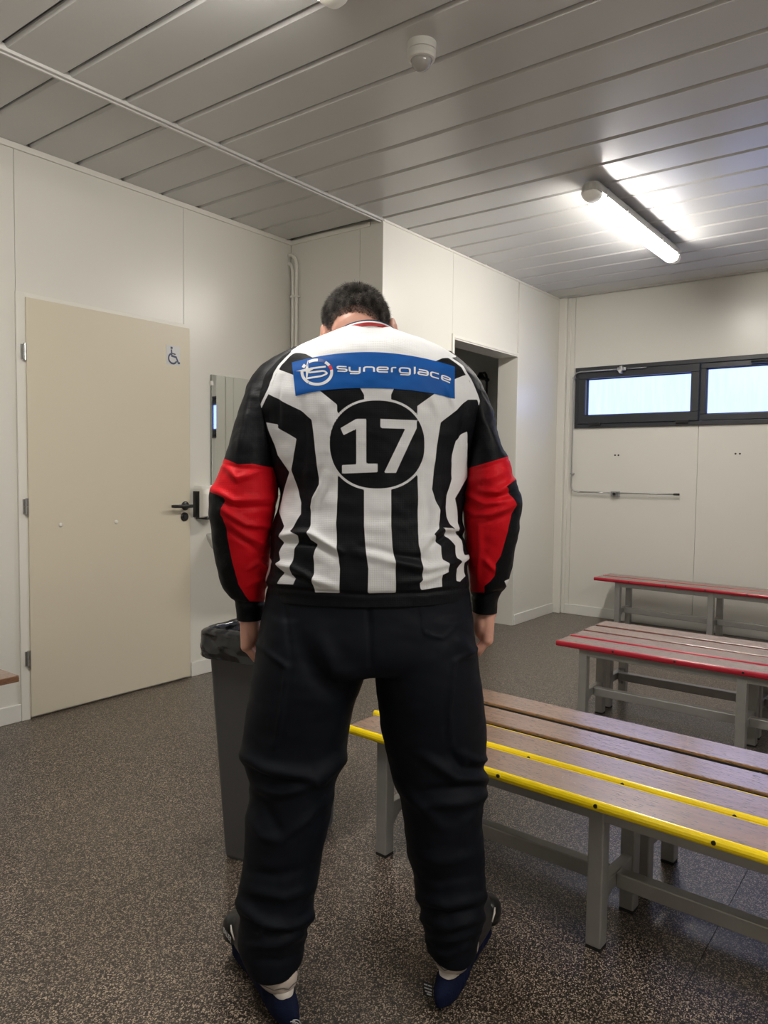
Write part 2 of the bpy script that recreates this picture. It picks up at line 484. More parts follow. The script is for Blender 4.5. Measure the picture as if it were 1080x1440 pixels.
# back wall with window band
WX0, WX1, WZ0, WZ1 = -2.632, 1.42, 1.617, 2.1326
mb = MB()
for lo, hi in (((X3 - 0.1, 0), (XR + 0.1, WZ0)), ((X3 - 0.1, WZ1), (XR + 0.1, ZC + 0.02)), ((X3 - 0.1, WZ0), (WX0, WZ1)), ((WX1, WZ0), (XR + 0.1, WZ1))):
    mb.box((lo[0], Y4 + 0.012, lo[1]), (hi[0], Y4 + 0.12, hi[1]))
wb = struct(mb.build('wall_back', M['trim']), 'cream panelled wall with the high window band')
sp = [-1.612 + 0.957 * k for k in range(0, 5)]
wall_panels(wb, 'Y', Y4, -1, [(X3, WX0 - 0.02)], 0, ZC)
wall_panels(wb, 'Y', Y4, -1, [(WX0 - 0.02, sp[0])] + list(zip(sp[:-1], sp[1:])) + [(sp[-1], XR)], 0, WZ0)
wall_panels(wb, 'Y', Y4, -1, [(WX0 - 0.02, XR)], WZ1, ZC)
wall_panels(wb, 'Y', Y4, -1, [(WX1, XR)], WZ0, WZ1)
# post in the corner of inner and back wall
mb = MB(); mb.box((X3, Y4 - 0.045, 0), (X3 + 0.07, Y4, ZC)); mb.box((X3 + 0.07, Y4 - 0.012, 0), (X3 + 0.10, Y4, ZC))
struct(mb.build('trim_3', M['wall'], bevel=0.004), 'cream corner post beside the window')
# walls the camera does not see
struct(bx('wall_right', (XR, YB - 0.1, 0), (XR + 0.1, Y4 + 0.12, ZC + 0.02), M['wall']), 'plain cream wall')
struct(bx('wall_front', (X1, YB - 0.1, 0), (XR, YB, ZC + 0.02), M['wall']), 'plain cream wall')
# pinholes left by wall screws
for hx, hz in ((-2.272, 1.386), (-2.243, 1.386), (-1.337, 1.394), (-1.306, 1.394)):
    MB().lathe([(0.0075, -0.001), (0.0075, 0.0008)], c=(hx, Y4 - 0.0008, hz), n=10, axis='Y').build('screw_plug', M['screw'], wb)
# cornice strips
struct(bx('trim_4', (X1, YB, ZC - 0.028), (X1 + 0.012, Y2, ZC), M['trim'], None, 0.002), 'narrow cream strip along the top of the door wall')
struct(bx('trim_5', (X1 + 0.012, Y2 - 0.012, ZC - 0.028), (-2.881, Y2, ZC), M['trim'], None, 0.002), 'narrow cream strip above the pipes')
struct(bx('trim_6', (X3, Y2, ZC - 0.014), (X3 + 0.008, Y4 - 0.05, ZC), M['trim'], None, 0.002), 'narrow cream strip above the doorway')
# baseboards
def baseboard(name, lo, hi, label):
    struct(bx(name, lo, hi, M['base'], None, 0.003), label)
baseboard('baseboard_left', (X1, YB, 0), (X1 + 0.012, 1.776, 0.085), 'white skirting left of the door')
baseboard('baseboard_mirror', (X1, 2.792, 0), (X1 + 0.012, Y2, 0.085), 'white skirting under the washbasin')
baseboard('baseboard_rear', (X1 + 0.012, Y2 - 0.012, 0), (-2.885, Y2, 0.085), 'white skirting of the short rear wall')
baseboard('baseboard_inner', (X3, DY1 + 0.016, 0), (X3 + 0.012, Y4 - 0.046, 0.085), 'white skirting beside the doorway')
baseboard('baseboard_corner', (X3, Y2, 0), (X3 + 0.012, DY0 - 0.03, 0.085), 'white skirting before the doorway')
baseboard('baseboard_back', (X3 + 0.10, Y4 - 0.012, 0), (XR, Y4, 0.085), 'white skirting under the window')

# ---- door
dr = struct(empty('door_1', (X1, 1.816, 0)), 'cream flush door with black handle and wheelchair sign')
DW, DH = 0.958, 2.04
mb = MB(); mb.box((0.0, -0.040, 0.0), (0.014, 0.004, 2.055)); mb.build('door_frame', M['trim'], dr, 0.002)
mb = MB(); mb.box((0.0, -0.014, 2.028), (0.012, 0.933, 2.055)); mb.build('door_frame', M['trim'], dr, 0.002)
mb = MB(); mb.box((0.001, 0.004, 0.012), (0.022, DW, DH - 0.006)); leaf = mb.build('door_leaf', M['door'], dr, 0.002)
for z0, z1 in ((1.735, 1.815), (1.000, 1.080), (0.262, 0.342)):
    mb = MB()
    zm = (z0 + z1) / 2
    mb.cyl((0.026, -0.006, z0), (0.026, -0.006, zm - 0.001), 0.0085, 14); mb.cyl((0.026, -0.006, zm + 0.001), (0.026, -0.006, z1), 0.0085, 14)
    mb.box((0.012, -0.022, z0 + 0.005), (0.019, -0.006, z1 - 0.005)); mb.build('hinge', M['chrome'], dr, smooth=False)
hy, hz = 0.934, 1.016
hd = MB(); hd.lathe([(0.026, 0.020), (0.026, 0.027), (0.023, 0.030)], c=(0, hy - 0.012, hz), n=28, axis='X')
hd.tube([(0.028, hy - 0.012, hz), (0.060, hy - 0.012, hz)], 0.010, 14)
hd.tube([(0.066, hy + 0.006, hz), (0.068, hy - 0.03, hz), (0.066, hy - 0.09, hz + 0.001), (0.064, hy - 0.125, hz + 0.002), (0.058, hy - 0.133, hz + 0.002)], [0.0095, 0.0105, 0.0095, 0.009, 0.007], 14)
hd.build('handle', M['black_plastic'], dr, smooth=True)
ky, kz = 0.917, 0.953
MB().lathe([(0.026, 0.020), (0.026, 0.027), (0.023, 0.030), (0.012, 0.030), (0.012, 0.028)], c=(0, ky, kz), n=28, axis='X').build('lock_rosette', M['black_plastic'], dr)
MB().lathe([(0.0105, 0.027), (0.0105, 0.033), (0.006, 0.0335)], c=(0, ky, kz), n=20, axis='X').build('lock_cylinder', M['dark_metal'], dr)
for py in (0.164, 0.475):
    MB().lathe([(0.011, 0.021), (0.010, 0.025), (0.005, 0.0275)], c=(0, py, 0.943), n=16, axis='X').build('screw_cap', M['trim'], dr, smooth=True)
# wheelchair sign on the leaf (strokes in a 0..1 box)
sy, sz, sw, sh = 2.612 - 1.816, 1.812, 0.094, 0.108
sg = bx('sign_plate', (0.022, sy, sz), (0.0232, sy + sw, sz + sh), M['sticker'], dr)
def stroke_flat(mb, pts, w, f):
    """ribbon of half width w along a 2D polyline, f maps 2D -> 3D"""
    pts = [np.array(p_, float) for p_ in pts]
    L_, R2 = [], []
    for i, p_ in enumerate(pts):
        d0 = pts[i] - pts[i - 1] if i else pts[1] - pts[0]
        d1 = pts[i + 1] - pts[i] if i < len(pts) - 1 else d0
        d0 = d0 / (np.hypot(*d0) + 1e-9); d1 = d1 / (np.hypot(*d1) + 1e-9)
        t = d0 + d1; t = t / (np.hypot(*t) + 1e-9)
        nn = np.array([-t[1], t[0]])
        k = w / max(0.55, abs(nn @ np.array([-d0[1], d0[0]])))
        L_.append(p_ + nn * k); R2.append(p_ - nn * k)
    for i in range(len(pts) - 1):
        vs = [mb.bm.verts.new(f(*q)) for q in (L_[i], R2[i], R2[i + 1], L_[i + 1])]
        mb.bm.faces.new(vs)
sf = lambda u, v: (0.0238, sy + u * sw, sz + v * sh)
mb = MB()
arc = [(0.46 + 0.30 * math.cos(a), 0.34 + 0.26 * math.sin(a)) for a in np.linspace(math.radians(118), math.radians(335), 18)]
stroke_flat(mb, arc, 0.048, sf)
stroke_flat(mb, [(0.36, 0.80), (0.37, 0.60), (0.39, 0.47), (0.70, 0.43), (0.86, 0.14), (0.98, 0.15)], 0.052, sf)
stroke_flat(mb, [(0.40, 0.60), (0.66, 0.57)], 0.034, sf)
stroke_flat(mb, [(0.37, 0.82), (0.37, 0.94)], 0.075, sf)
mb.build('wheelchair_symbol', M['sign_ink'], sg)

# ---- window band
wn = MB()
FD0, FD1 = Y4 - 0.018, Y4 + 0.07            # outer frame depth
ow = 0.034
wn.box((WX0, FD0, WZ0), (WX1, FD1, WZ0 + ow)); wn.box((WX0, FD0, WZ1 - ow), (WX1, FD1, WZ1))
wn.box((WX0, FD0, WZ0 + ow), (WX0 + ow, FD1, WZ1 - ow)); wn.box((WX1 - ow, FD0, WZ0 + ow), (WX1, FD1, WZ1 - ow))
win = struct(wn.build('window_1', M['anthracite'], bevel=0.003), 'dark framed band of frosted windows')
ux = [-2.598, -1.609, -0.60, 0.41, 1.386]
for k in range(4):
    a, b_ = ux[k] + 0.003, ux[k + 1] - 0.003
    z0, z1 = WZ0 + ow + 0.003, WZ1 - ow - 0.003
    opening = k in (0, 2)
    y0 = Y4 - 0.032 if opening else Y4 - 0.012
    fw = 0.062 if opening else 0.040
    mb = MB()
    for lo, hi in (((a, z0), (b_, z0 + fw + 0.008)), ((a, z1 - fw), (b_, z1)), ((a, z0 + fw + 0.008), (a + fw, z1 - fw)), ((b_ - fw, z0 + fw + 0.008), (b_, z1 - fw))):
        mb.box((lo[0], y0, lo[1]), (hi[0], Y4 + 0.05, hi[1]))
    sash = mb.build('sash', M['anthracite'], win, 0.004)
    mb = MB()
    g = 0.008
    for lo, hi in (((a + fw, z0 + fw + 0.008), (b_ - fw, z0 + fw + 0.008 + g)), ((a + fw, z1 - fw - g), (b_ - fw, z1 - fw)), ((a + fw, z0 + fw + 0.008), (a + fw + g, z1 - fw)), ((b_ - fw - g, z0 + fw + 0.008), (b_ - fw, z1 - fw))):
        mb.box((lo[0], Y4 + 0.012, lo[1]), (hi[0], Y4 + 0.04, hi[1]))
    mb.build('gasket', M['gasket'], sash)
    bx('pane', (a + fw + 0.002, Y4 + 0.026, z0 + fw + 0.010), (b_ - fw - 0.002, Y4 + 0.034, z1 - fw - 0.002), M['pane'], sash)
    if opening:
        for hx in (a + 0.10, b_ - 0.17):
            bx('sash_hinge', (hx, y0 - 0.006, WZ0 + 0.020), (hx + 0.10, y0 + 0.01, WZ0 + ow + 0.008), M['black_plastic'], sash, 0.003)
    else:
        MB().tube([(a + 0.36, y0 - 0.018, z1 - 0.020), (a + 0.80, y0 - 0.018, z1 - 0.020)], 0.011, 12).build('pull_bar', M['black_plastic'], sash, smooth=True)

# ---- fanlight opener: rod along the window head, down the jamb and along the wall
op = empty('window_opener', (-2.636, Y4, 1.07))
tag(op, 'grey steel rod of the window opener running down beside the window', 'opener')
ly = -0.052
pts = [(0.40, ly, 1.0225), (0.06, ly, 1.0225), (0.025, ly, 1.015), (0.006, ly + 0.004, 0.99), (0.0, ly + 0.008, 0.95), (-0.002, ly + 0.016, 0.5), (-0.002, ly + 0.018, 0.06), (0.006, ly + 0.018, 0.022), (0.03, ly + 0.018, 0.004), (0.08, ly + 0.018, 0.001)]
MB().tube(pts, 0.0062, 10).build('rod', M['galv'], op, smooth=True)
MB().tube([(0.08, ly + 0.018, 0.001), (0.34, ly + 0.018, 0.001)], 0.0062, 10).build('rod', M['galv'], op, smooth=True)
bxm = MB(); bxm.box((0.345, -0.030, -0.030), (0.415, 0.0, 0.014)); gb = bxm.build('gear_box', M['galv'], op, 0.004)
MB().lathe([(0.012, -0.042), (0.012, -0.030)], c=(0.378, 0, -0.008), n=14, axis='Y').build('spindle', M['dark_metal'], gb)
MB().tube([(0.40, ly + 0.018, 0.000), (0.86, ly + 0.018, 0.002)], 0.0055, 10).build('crank_rod', M['galv'], op, smooth=True)
MB().tube([(0.86, ly + 0.018, 0.002), (0.905, ly + 0.018, 0.002)], 0.0085, 10).build('crank_tip', M['black_plastic'], op, smooth=True)
for zz in (0.97, 0.15):
    bx('clip', (-0.010, ly + 0.004, zz), (0.010, 0.0, zz + 0.012), M['galv'], op)
mb = MB(); mb.box((0.385, -0.070, 1.008), (0.455, -0.034, 1.034)); mb.box((0.408, -0.080, 0.985), (0.428, -0.034, 1.045)); br = mb.build('scissor_bracket', M['galv'], op, 0.003)
MB().lathe([(0.014, -0.09), (0.014, -0.08)], c=(0.418, 0, 1.000), n=12, axis='Y').build('knob', M['chrome'], br)
MB().tube([(0.455, -0.05, 1.021), (0.62, -0.05, 1.021)], 0.005, 8).build('rod', M['galv'], op, smooth=True)

# ================================================================== CEILING OBJECTS
def tube_light(y0, y1, xc, label):
    t = empty('tube_light', (xc, y0, ZC))
    tag(t, label, 'light', 'tube lights on the ceiling')
    L_ = y1 - y0
    def stadium(w, off, z):
        r = w
        pts = []
        for k in range(9):
            a = math.pi + math.pi * k / 8
            pts.append(Vector((r * math.cos(a), off + r + 0.75 * r * math.sin(a), z)))
        for k in range(9):
            a = math.pi * k / 8
            pts.append(Vector((r * math.cos(a), L_ - off - r + 0.75 * r * math.sin(a), z)))
        return pts
    h = MB(); h.rings([stadium(0.040, 0.012, -0.020), stadium(0.046, 0.004, -0.030), stadium(0.050, 0.0, -0.058), stadium(0.052, -0.002, -0.062), stadium(0.052, -0.002, -0.070)])
    h.build('housing', M['grey_plastic'], t, smooth=False)
    for yy in (0.22, L_ - 0.22):
        bx('mounting_bracket', (-0.03, yy - 0.015, -0.022), (0.03, yy + 0.015, 0.0), M['galv'], t)
    # lit middle of the cover and its duller ends
    def prof(y_, s=1.0):
        return [Vector((0.047 * s * math.cos(a), y_, -0.070 - 0.042 * s * (math.sin(a) ** 0.8))) for a in np.linspace(0.0001, math.pi - 0.0001, 15)]
    d = MB(); d.rings([prof(0.085), prof(L_ - 0.085)]); d.build('diffuser', M['tube'], t, smooth=True)
    for s_, a, b_ in ((0, 0.085, 0.0), (1, L_ - 0.085, L_)):
        e_ = MB(); sg_ = 1 if s_ else -1
        e_.rings([prof(a), prof(a + sg_ * 0.045, 0.98), prof(a + sg_ * 0.068, 0.88), prof(a + sg_ * 0.080, 0.62), prof(a + sg_ * 0.084, 0.2)])
        e_.build('end_cap', M['tube_end'], t, smooth=True)
    for yy in np.arange(0.13, L_ - 0.05, (L_ - 0.26) / 4):
        for s_ in (-1, 1):
            bx('cover_clip', (s_ * 0.054 - 0.004, yy - 0.009, -0.082), (s_ * 0.054 + 0.004, yy + 0.009, -0.052), M['grey_plastic'], t, 0.002)
    return t
tube_light(3.70, 5.20, -1.545, 'lit tube light on the ceiling strips in front of the window wall')
tube_light(0.27, 1.79, -1.545, 'tube light on the ceiling beside the round motion detector')
tube_light(0.27, 1.79, 1.05, 'added tube light out of view on the right, brightening the person')  # extra lamp out of view, added to light the person's back

md = empty('motion_detector', (-1.560, 2.235, ZC))
tag(md, 'round white motion detector with domed lens on the ceiling', 'detector')
MB().lathe([(0.052, 0.0), (0.052, -0.026), (0.051, -0.028)], n=40).build('base', M['white_plastic'], md, smooth=False)
MB().lathe([(0.0515, -0.030), (0.050, -0.048), (0.047, -0.056), (0.042, -0.058)], n=40).build('ring', M['white_plastic'], md, smooth=False)
MB().lathe([(0.041, -0.056)] + [(0.036 * math.cos(a), -0.058 - 0.036 * math.sin(a)) for a in np.linspace(0.05, 1.5, 9)], n=36).build('lens', M['lens'], md, smooth=True)

# ================================================================== LEFT WALL OBJECTS
mr = empty('wall_mirror', (X1, 2.943, 1.06))
tag(mr, 'frameless rectangular wall mirror reflecting the window', 'mirror')
bx('mirror_back', (0.0, 0, 0), (0.008, 0.60, 0.732), M['mirror_edge'], mr)
bx('glass', (0.008, 0.001, 0.001), (0.012, 0.599, 0.731), M['mirror'], mr)
for yy, zz in ((0.006, 0.68), (0.006, 0.06), (0.594, 0.68), (0.594, 0.06)):
    bx('clip', (0.0, yy - 0.012, zz - 0.014), (0.017, yy + 0.004, zz + 0.014), M['white_plastic'], mr, 0.003)

sd = empty('soap_dispenser', (X1, 2.815, 0.935))
tag(sd, 'white wall soap dispenser with black side panels beside the door handle', 'dispenser')
def rrect(w0, w1, d, z, r=0.03):
    pts = [Vector((0.0, w0, z)), Vector((0.0, w1, z))]
    for k in range(7):
        a = math.pi / 2 * k / 6
        pts.append(Vector((d - r + r * math.sin(a), w1 - r + r * math.cos(a), z)))
    for k in range(7):
        a = math.pi / 2 * k / 6
        pts.append(Vector((d - r + r * math.cos(a), w0 + r - r * math.sin(a), z)))
    return pts
mb = MB(); mb.rings([rrect(0.0, 0.135, 0.085, 0.012), rrect(0.0, 0.135, 0.100, 0.02), rrect(0.0, 0.135, 0.112, 0.07), rrect(0.0, 0.135, 0.112, 0.15), rrect(0.002, 0.133, 0.104, 0.18), rrect(0.008, 0.127, 0.085, 0.195), rrect(0.018, 0.117, 0.06, 0.2)])
mb.build('body', M['white_plastic'], sd, smooth=False)
for yy in (-0.004, 0.131):
    mb = MB(); mb.box((0.0, yy, 0.012), (0.055, yy + 0.008, 0.165)); mb.build('side_panel', M['black_plastic'], sd, 0.003)
bx('push_lever', (0.0, 0.015, 0.0), (0.105, 0.12, 0.014), M['black_plastic'], sd, 0.004)

wbn = empty('washbasin', (X1, 3.20, 0.0))
tag(wbn, 'white ceramic washbasin on the wall under the mirror', 'washbasin')
def bowl_ring(w, d, z, n=28):
    pts = [Vector((0.0, -w, z)), Vector((0.0, w, z))]
    for k in range(n + 1):
        a = math.pi / 2 - math.pi * k / n
        pts.append(Vector((0.12 * d + 0.88 * d * abs(math.cos(a)) ** 0.8, w * math.copysign(abs(math.sin(a)) ** 0.75, math.sin(a)), z)))
    return pts
mb = MB(); mb.rings([bowl_ring(0.12, 0.20, 0.66), bowl_ring(0.19, 0.31, 0.70), bowl_ring(0.255, 0.38, 0.76), bowl_ring(0.285, 0.41, 0.81), bowl_ring(0.29, 0.42, 0.835), bowl_ring(0.285, 0.415, 0.842), bowl_ring(0.255, 0.38, 0.838), bowl_ring(0.20, 0.30, 0.76), bowl_ring(0.08, 0.18, 0.72)])
mb.build('bowl', M['ceramic'], wbn, smooth=True)
mb = MB(); mb.cyl((0.06, 0, 0.83), (0.06, 0, 0.93), 0.022, 16); mb.tube([(0.06, 0, 0.92), (0.12, 0, 0.935), (0.17, 0, 0.92), (0.175, 0, 0.905)], 0.012, 12); tp = mb.build('tap', M['chrome'], wbn, smooth=True)
bx('lever', (0.05, -0.008, 0.932), (0.11, 0.008, 0.944), M['chrome'], tp, 0.003)
MB().tube([(0.15, 0, 0.67), (0.15, 0, 0.55), (0.15, 0.0, 0.50), (0.10, 0, 0.47), (0.05, 0, 0.50), (0.0, 0, 0.50)], 0.018, 14).build('waste_pipe', M['white_plastic'], wbn, smooth=True)
for yy in (-0.09, 0.09):
    vv = MB(); vv.cyl((0.0, yy, 0.52), (0.05, yy, 0.52), 0.012, 12); vv.cyl((0.04, yy, 0.52), (0.04, yy, 0.56), 0.010, 12); vv.build('stop_valve', M['chrome'], wbn, smooth=True)

cp = empty('wall_conduit', (X1, Y2, 0))
tag(cp, 'pair of cream conduits bending out of the wall in the corner', 'pipes')
for px_, zt in ((0.040, 2.60), (0.072, 2.655)):
    pts = [(px_, -0.022, 0.0), (px_, -0.022, zt - 0.10)]
    for k in range(1, 8):
        a = math.pi / 2 * k / 7
        pts.append((px_ - 0.06 * (1 - math.cos(a)) * px_ / 0.072, -0.022, zt - 0.10 + 0.085 * math.sin(a)))
    pts.append((0.0, -0.022, pts[-1][2]))
    MB().tube(pts, 0.0115, 12).build('conduit', M['trim'], cp, smooth=True)
for zz in (2.36, 1.2):
    bx('clip', (0.022, -0.035, zz), (0.090, 0.0, zz + 0.014), M['trim'], cp, 0.003)

# shower head seen through the doorway
shw = empty('shower_head', (-3.46, 6.10, 2.02))
tag(shw, 'dark shower head on a wall pipe seen through the open doorway', 'shower')
MB().tube([(0, -0.02, -0.9), (0, -0.02, 0.06), (0, -0.03, 0.10), (0, -0.06, 0.12), (-0.02, -0.10, 0.11)], 0.011, 12).build('riser_pipe', M['dark_metal'], shw, smooth=True)
MB().lathe([(0.015, 0.04), (0.03, 0.01), (0.055, -0.02), (0.052, -0.03)], c=(-0.02, -0.10, 0.08), n=24).build('rose', M['dark_metal'], shw, smooth=True)
MB().cyl((0, 0.0, 0.06), (0, -0.035, 0.06), 0.018, 14).build('wall_bracket', M['dark_metal'], shw, smooth=True)

# ================================================================== BENCHES
def make_bench(name, loc, rz, length, strip, wood, label, group, stations, edge=True, slack=0.0, back=True):
    t = empty(name, loc, rz)
    tag(t, label, 'bench', 'changing benches in the room')
    D_, T_, ZT = 0.326, 0.026, 0.405
    pw = 0.151
    for k in range(2):
        y0 = k * (pw + 0.020)
        e_ = 0.014 if edge else 0.0
        pl = MB().box((slack * k, y0 + e_, ZT - T_), (length, y0 + pw - (0.004 if edge else 0), ZT)).build('seat_plank', wood, t, 0.003)
        if edge:
            mb = MB()
            n = 7
            hd_ = 0.0 if back else 0.006
            prof = [(y0 + e_, ZT - T_), (y0 + e_, ZT + 0.0005 - hd_)] + [(y0 + 0.010 - 0.010 * math.sin(a), ZT - 0.5 * T_ + (0.5 * T_ - (hd_ if math.cos(a) > 0 else 0)) * math.cos(a)) for a in np.linspace(0, math.pi, n)]
            mb.rings([[Vector((xx, a, b_)) for a, b_ in prof] for xx in (slack * k - 0.002, length + 0.002)])
            mb.build('edge_strip', strip, pl, smooth=False)
            bx('back_edge', (slack * k, y0 + pw - 0.004, ZT - T_ + 0.002), (length, y0 + pw - 0.001, ZT - 0.0005 if back else ZT - 0.008), strip if back else M['foot'], pl)
            sx_ = 0.286
            while sx_ < length:
                MB().lathe([(0.0055, -0.0012), (0.0055, 0.003)], c=(sx_, y0, ZT - 0.010), n=10, axis='Y').build('screw', M['screw'], pl)
                sx_ += 0.283
    zt = ZT - T_
    # long rails under the planks
    for y0 in (0.034, D_ - 0.072):
        bx('seat_rail', (stations[0], y0, zt - 0.036), (stations[-1] + 0.04, y0 + 0.036, zt), M['steel'], t, 0.003)
    for xs in stations:
        for y0 in (0.032, D_ - 0.074):
            lg = bx('leg', (xs, y0, 0.008), (xs + 0.042, y0 + 0.042, zt), M['steel'], t, 0.004)
            bx('foot', (xs + 0.001, y0 + 0.001, 0.0), (xs + 0.041, y0 + 0.041, 0.008), M['foot'], lg)
        bx('cross_bar', (xs + 0.006, 0.074, 0.130), (xs + 0.036, D_ - 0.074, 0.168), M['steel'], t, 0.003)
        # gusset plate
        mb = MB(); mb.prism([(0.074, 0.130), (0.074, 0.082), (0.082, 0.084), (0.105, 0.110), (0.135, 0.130)], xs + 0.014, xs + 0.030, lambda u, v, w: (w, u, v)); mb.build('gusset', M['steel'], t)
    for a, b_ in zip(stations[:-1], stations[1:]):
        bx('stretcher', (a + 0.036, D_ / 2 - 0.026, 0.126), (b_ + 0.006, D_ / 2 + 0.012, 0.168), M['steel'], t, 0.004)
    return t
ST = [0.104, 0.820, 1.536]
make_bench('changing_bench', (-1.535, 1.826, 0), -0.042, 1.69, M['yellow'], M['wood'], 'yellow edged wooden bench beside the person, with grey steel legs', None, ST, slack=-0.03)
def turned(x, y, rz, L_):                      # a bench facing the other way, its far right corner first
    return (x + L_ * math.cos(rz), y + L_ * math.sin(rz)), rz + math.pi
p_, rz = turned(-1.510, 1.826 + 0.332 + 0.326 + 0.012, -0.045, 1.69)
make_bench('changing_bench', (p_[0], p_[1], 0), rz, 1.69, M['yellow'], M['wood'], 'wooden bench backed against the yellow edged bench, its plain side towards it', None, [0.112, 0.828, 1.544], back=False)
make_bench('changing_bench', (-1.530, 3.425, 0), -0.012, 1.69, M['red_edge'], M['wood_red'], 'red edged wooden bench standing free in the middle of the room', None, ST)
p_, rz = turned(-1.530, 3.425 + 0.330 + 0.326 + 0.008, -0.010, 1.69)
make_bench('changing_bench', (p_[0], p_[1], 0), rz, 1.69, M['red_edge'], M['wood_red'], 'wooden bench backed against the free standing red edged bench', None, [0.112, 0.828, 1.544], back=False)
make_bench('changing_bench', (-2.255, 5.735, 0), -0.045, 2.60, M['red_edge'], M['wood_red'], 'red edged wooden bench along the wall under the window', None, [0.16, 0.86, 1.66, 2.40])
make_bench('changing_bench', (-2.915, 1.455 - 1.9, 0), math.pi / 2, 1.9, M['wood'], M['wood'], 'plain brown wooden bench end beside the door hinges', None, [0.09, 0.95, 1.77], edge=False)
bpy.context.view_layer.update()

# ================================================================== BIN
BR = 0.19
bn = empty('waste_bin', (-1.735, 1.735, 0), BR)
tag(bn, 'tall slim dark grey plastic waste bin behind the person', 'bin')
def rr2(a, b_, z, r=0.035, n=6):
    pts = []
    for cx, cy, a0 in ((a - r, b_ - r, 0), (-a + r, b_ - r, 90), (-a + r, -b_ + r, 180), (a - r, -b_ + r, 270)):
        for k in range(n):
            an = math.radians(a0 + 90 * k / (n - 1))
            pts.append(Vector((cx + r * math.cos(an), cy + r * math.sin(an), z)))
    return pts
BH = 0.735
mb = MB(); mb.rings([rr2(0.098, 0.175, 0.0, 0.02), rr2(0.102, 0.180, 0.012, 0.022), rr2(0.122, 0.235, BH - 0.05, 0.028), rr2(0.122, 0.235, BH, 0.028), rr2(0.117, 0.230, BH, 0.028), rr2(0.115, 0.228, BH - 0.06, 0.028), rr2(0.096, 0.172, 0.02, 0.02)])
mb.build('body', M['bin'], bn, smooth=False)
mb = MB(); mb.rings([rr2(0.122, 0.235, BH - 0.075, 0.028), rr2(0.129, 0.242, BH - 0.075, 0.030), rr2(0.129, 0.242, BH - 0.062, 0.030), rr2(0.122, 0.235, BH - 0.062, 0.028)], cap=False)
mb.build('rim_band', M['bin'], bn)
bl = empty('bin_liner', (-1.735, 1.735, 0), BR)
tag(bl, 'crumpled black plastic bag folded over the rim of the bin', 'bag')
mb = MB()
prof = [(-0.048, -0.30), (-0.026, -0.12), (-0.012, -0.02), (-0.004, 0.008), (0.006, 0.012), (0.020, 0.0), (0.023, -0.03), (0.025, -0.055), (0.026, -0.074)]
prof2 = []
for (a0, b0), (a1, b1) in zip(prof[:-1], prof[1:]):
    for k in range(4):
        prof2.append((a0 + (a1 - a0) * k / 4, b0 + (b1 - b0) * k / 4))
prof2.append(prof[-1])
base_r = rr2(0.120, 0.233, 0.0, 0.03, 14)
rings = []
dense = []
for i in range(len(base_r)):
    a, b_ = base_r[i], base_r[(i + 1) % len(base_r)]
    k = max(1, int((b_ - a).length / 0.008))
    for j in range(k):
        dense.append(a.lerp(b_, j / k))
for off, dz in prof2:
    ring = []
    for q in dense:
        d = Vector((q.x / 0.120, q.y / 0.233, 0)); d.normalize()
        s_ = 0.007 * noise.noise(Vector((q.x * 22, q.y * 22, dz * 30))) + 0.006 * abs(noise.noise(Vector((q.x * 50 + dz * 30, q.y * 50 - dz * 40, dz * 35))))
        dip = -0.014 * max(0, noise.noise(Vector((q.x * 7 + 3, q.y * 7, 0))))
        hem = 0.010 * noise.noise(Vector((q.x * 9, q.y * 9, 5))) * max(0, (-dz - 0.03) * 20) if off > 0 else 0
        ring.append(Vector((q.x + d.x * (off + s_ * (1 if off < 0.006 else 0.9) + (0.006 if off > 0.01 else 0)), q.y + d.y * (off + s_ + (0.006 if off > 0.01 else 0)), BH + dz + dip * (1 if dz > -0.02 else 0.4) + hem)))
    rings.append(ring)
mb.rings(rings, cap=False)
mb.build('bag', M['bag'], bl, smooth=True)

# ================================================================== PERSON
# local frame of the person: u to the right, v away from the camera side, z up
AU = np.array([cyw, syw, 0.0]); AV = np.array([-syw, cyw, 0.0])
PU, PV = -0.035, 1.72
P0 = AU * PU + AV * PV
person = empty('person', tuple(P0), YAW)
tag(person, 'person seen from behind in a black and white striped jersey numbered 17, head bowed', 'person')
CAM_L = np.array([-PU, -PV, CAM_H])           # camera in the person's frame
def to_l(w):                                   # world direction -> local
    return np.stack([w @ AU, w @ AV, w[..., 2]], -1)
RL, UL, FL = to_l(RIGHT), to_l(UP), to_l(FWD)
def ray_l(x, y):
    x = np.asarray(x, float); y = np.asarray(y, float)
    return FL + RL * ((x - 540) / F_PX)[..., None] + UL * ((720 - y) / F_PX)[..., None]
def L(x, y, v):
    """point of the photo at distance v (person frame: v = 0 is the middle of the body)"""
    d = ray_l(x, y)
    return CAM_L + d * ((np.asarray(v, float) - CAM_L[1]) / d[..., 1])[..., None]
def PX(P):
    d = np.asarray(P) - CAM_L
    z = d @ FL
    return np.stack([540 + F_PX * (d @ RL) / z, 720 - F_PX * (d @ UL) / z], -1)

def smooth1(a, s):
    k = np.exp(-0.5 * (np.arange(-3 * s, 3 * s + 1) / s) ** 2); k /= k.sum()
    return np.convolve(np.pad(a, 3 * s, mode='edge'), k, 'valid')

def loft_rows(keys, step, sm=3):
    """keys: rows (y, xl, xr, v, back, front); returns dense arrays"""
    K = np.array(keys, float)
    ys = np.arange(K[0, 0], K[-1, 0] + 1e-6, step)
    cols = [np.interp(ys, K[:, 0], K[:, i]) for i in range(1, 6)]
    cols = [smooth1(c, sm) for c in cols]
    return ys, cols

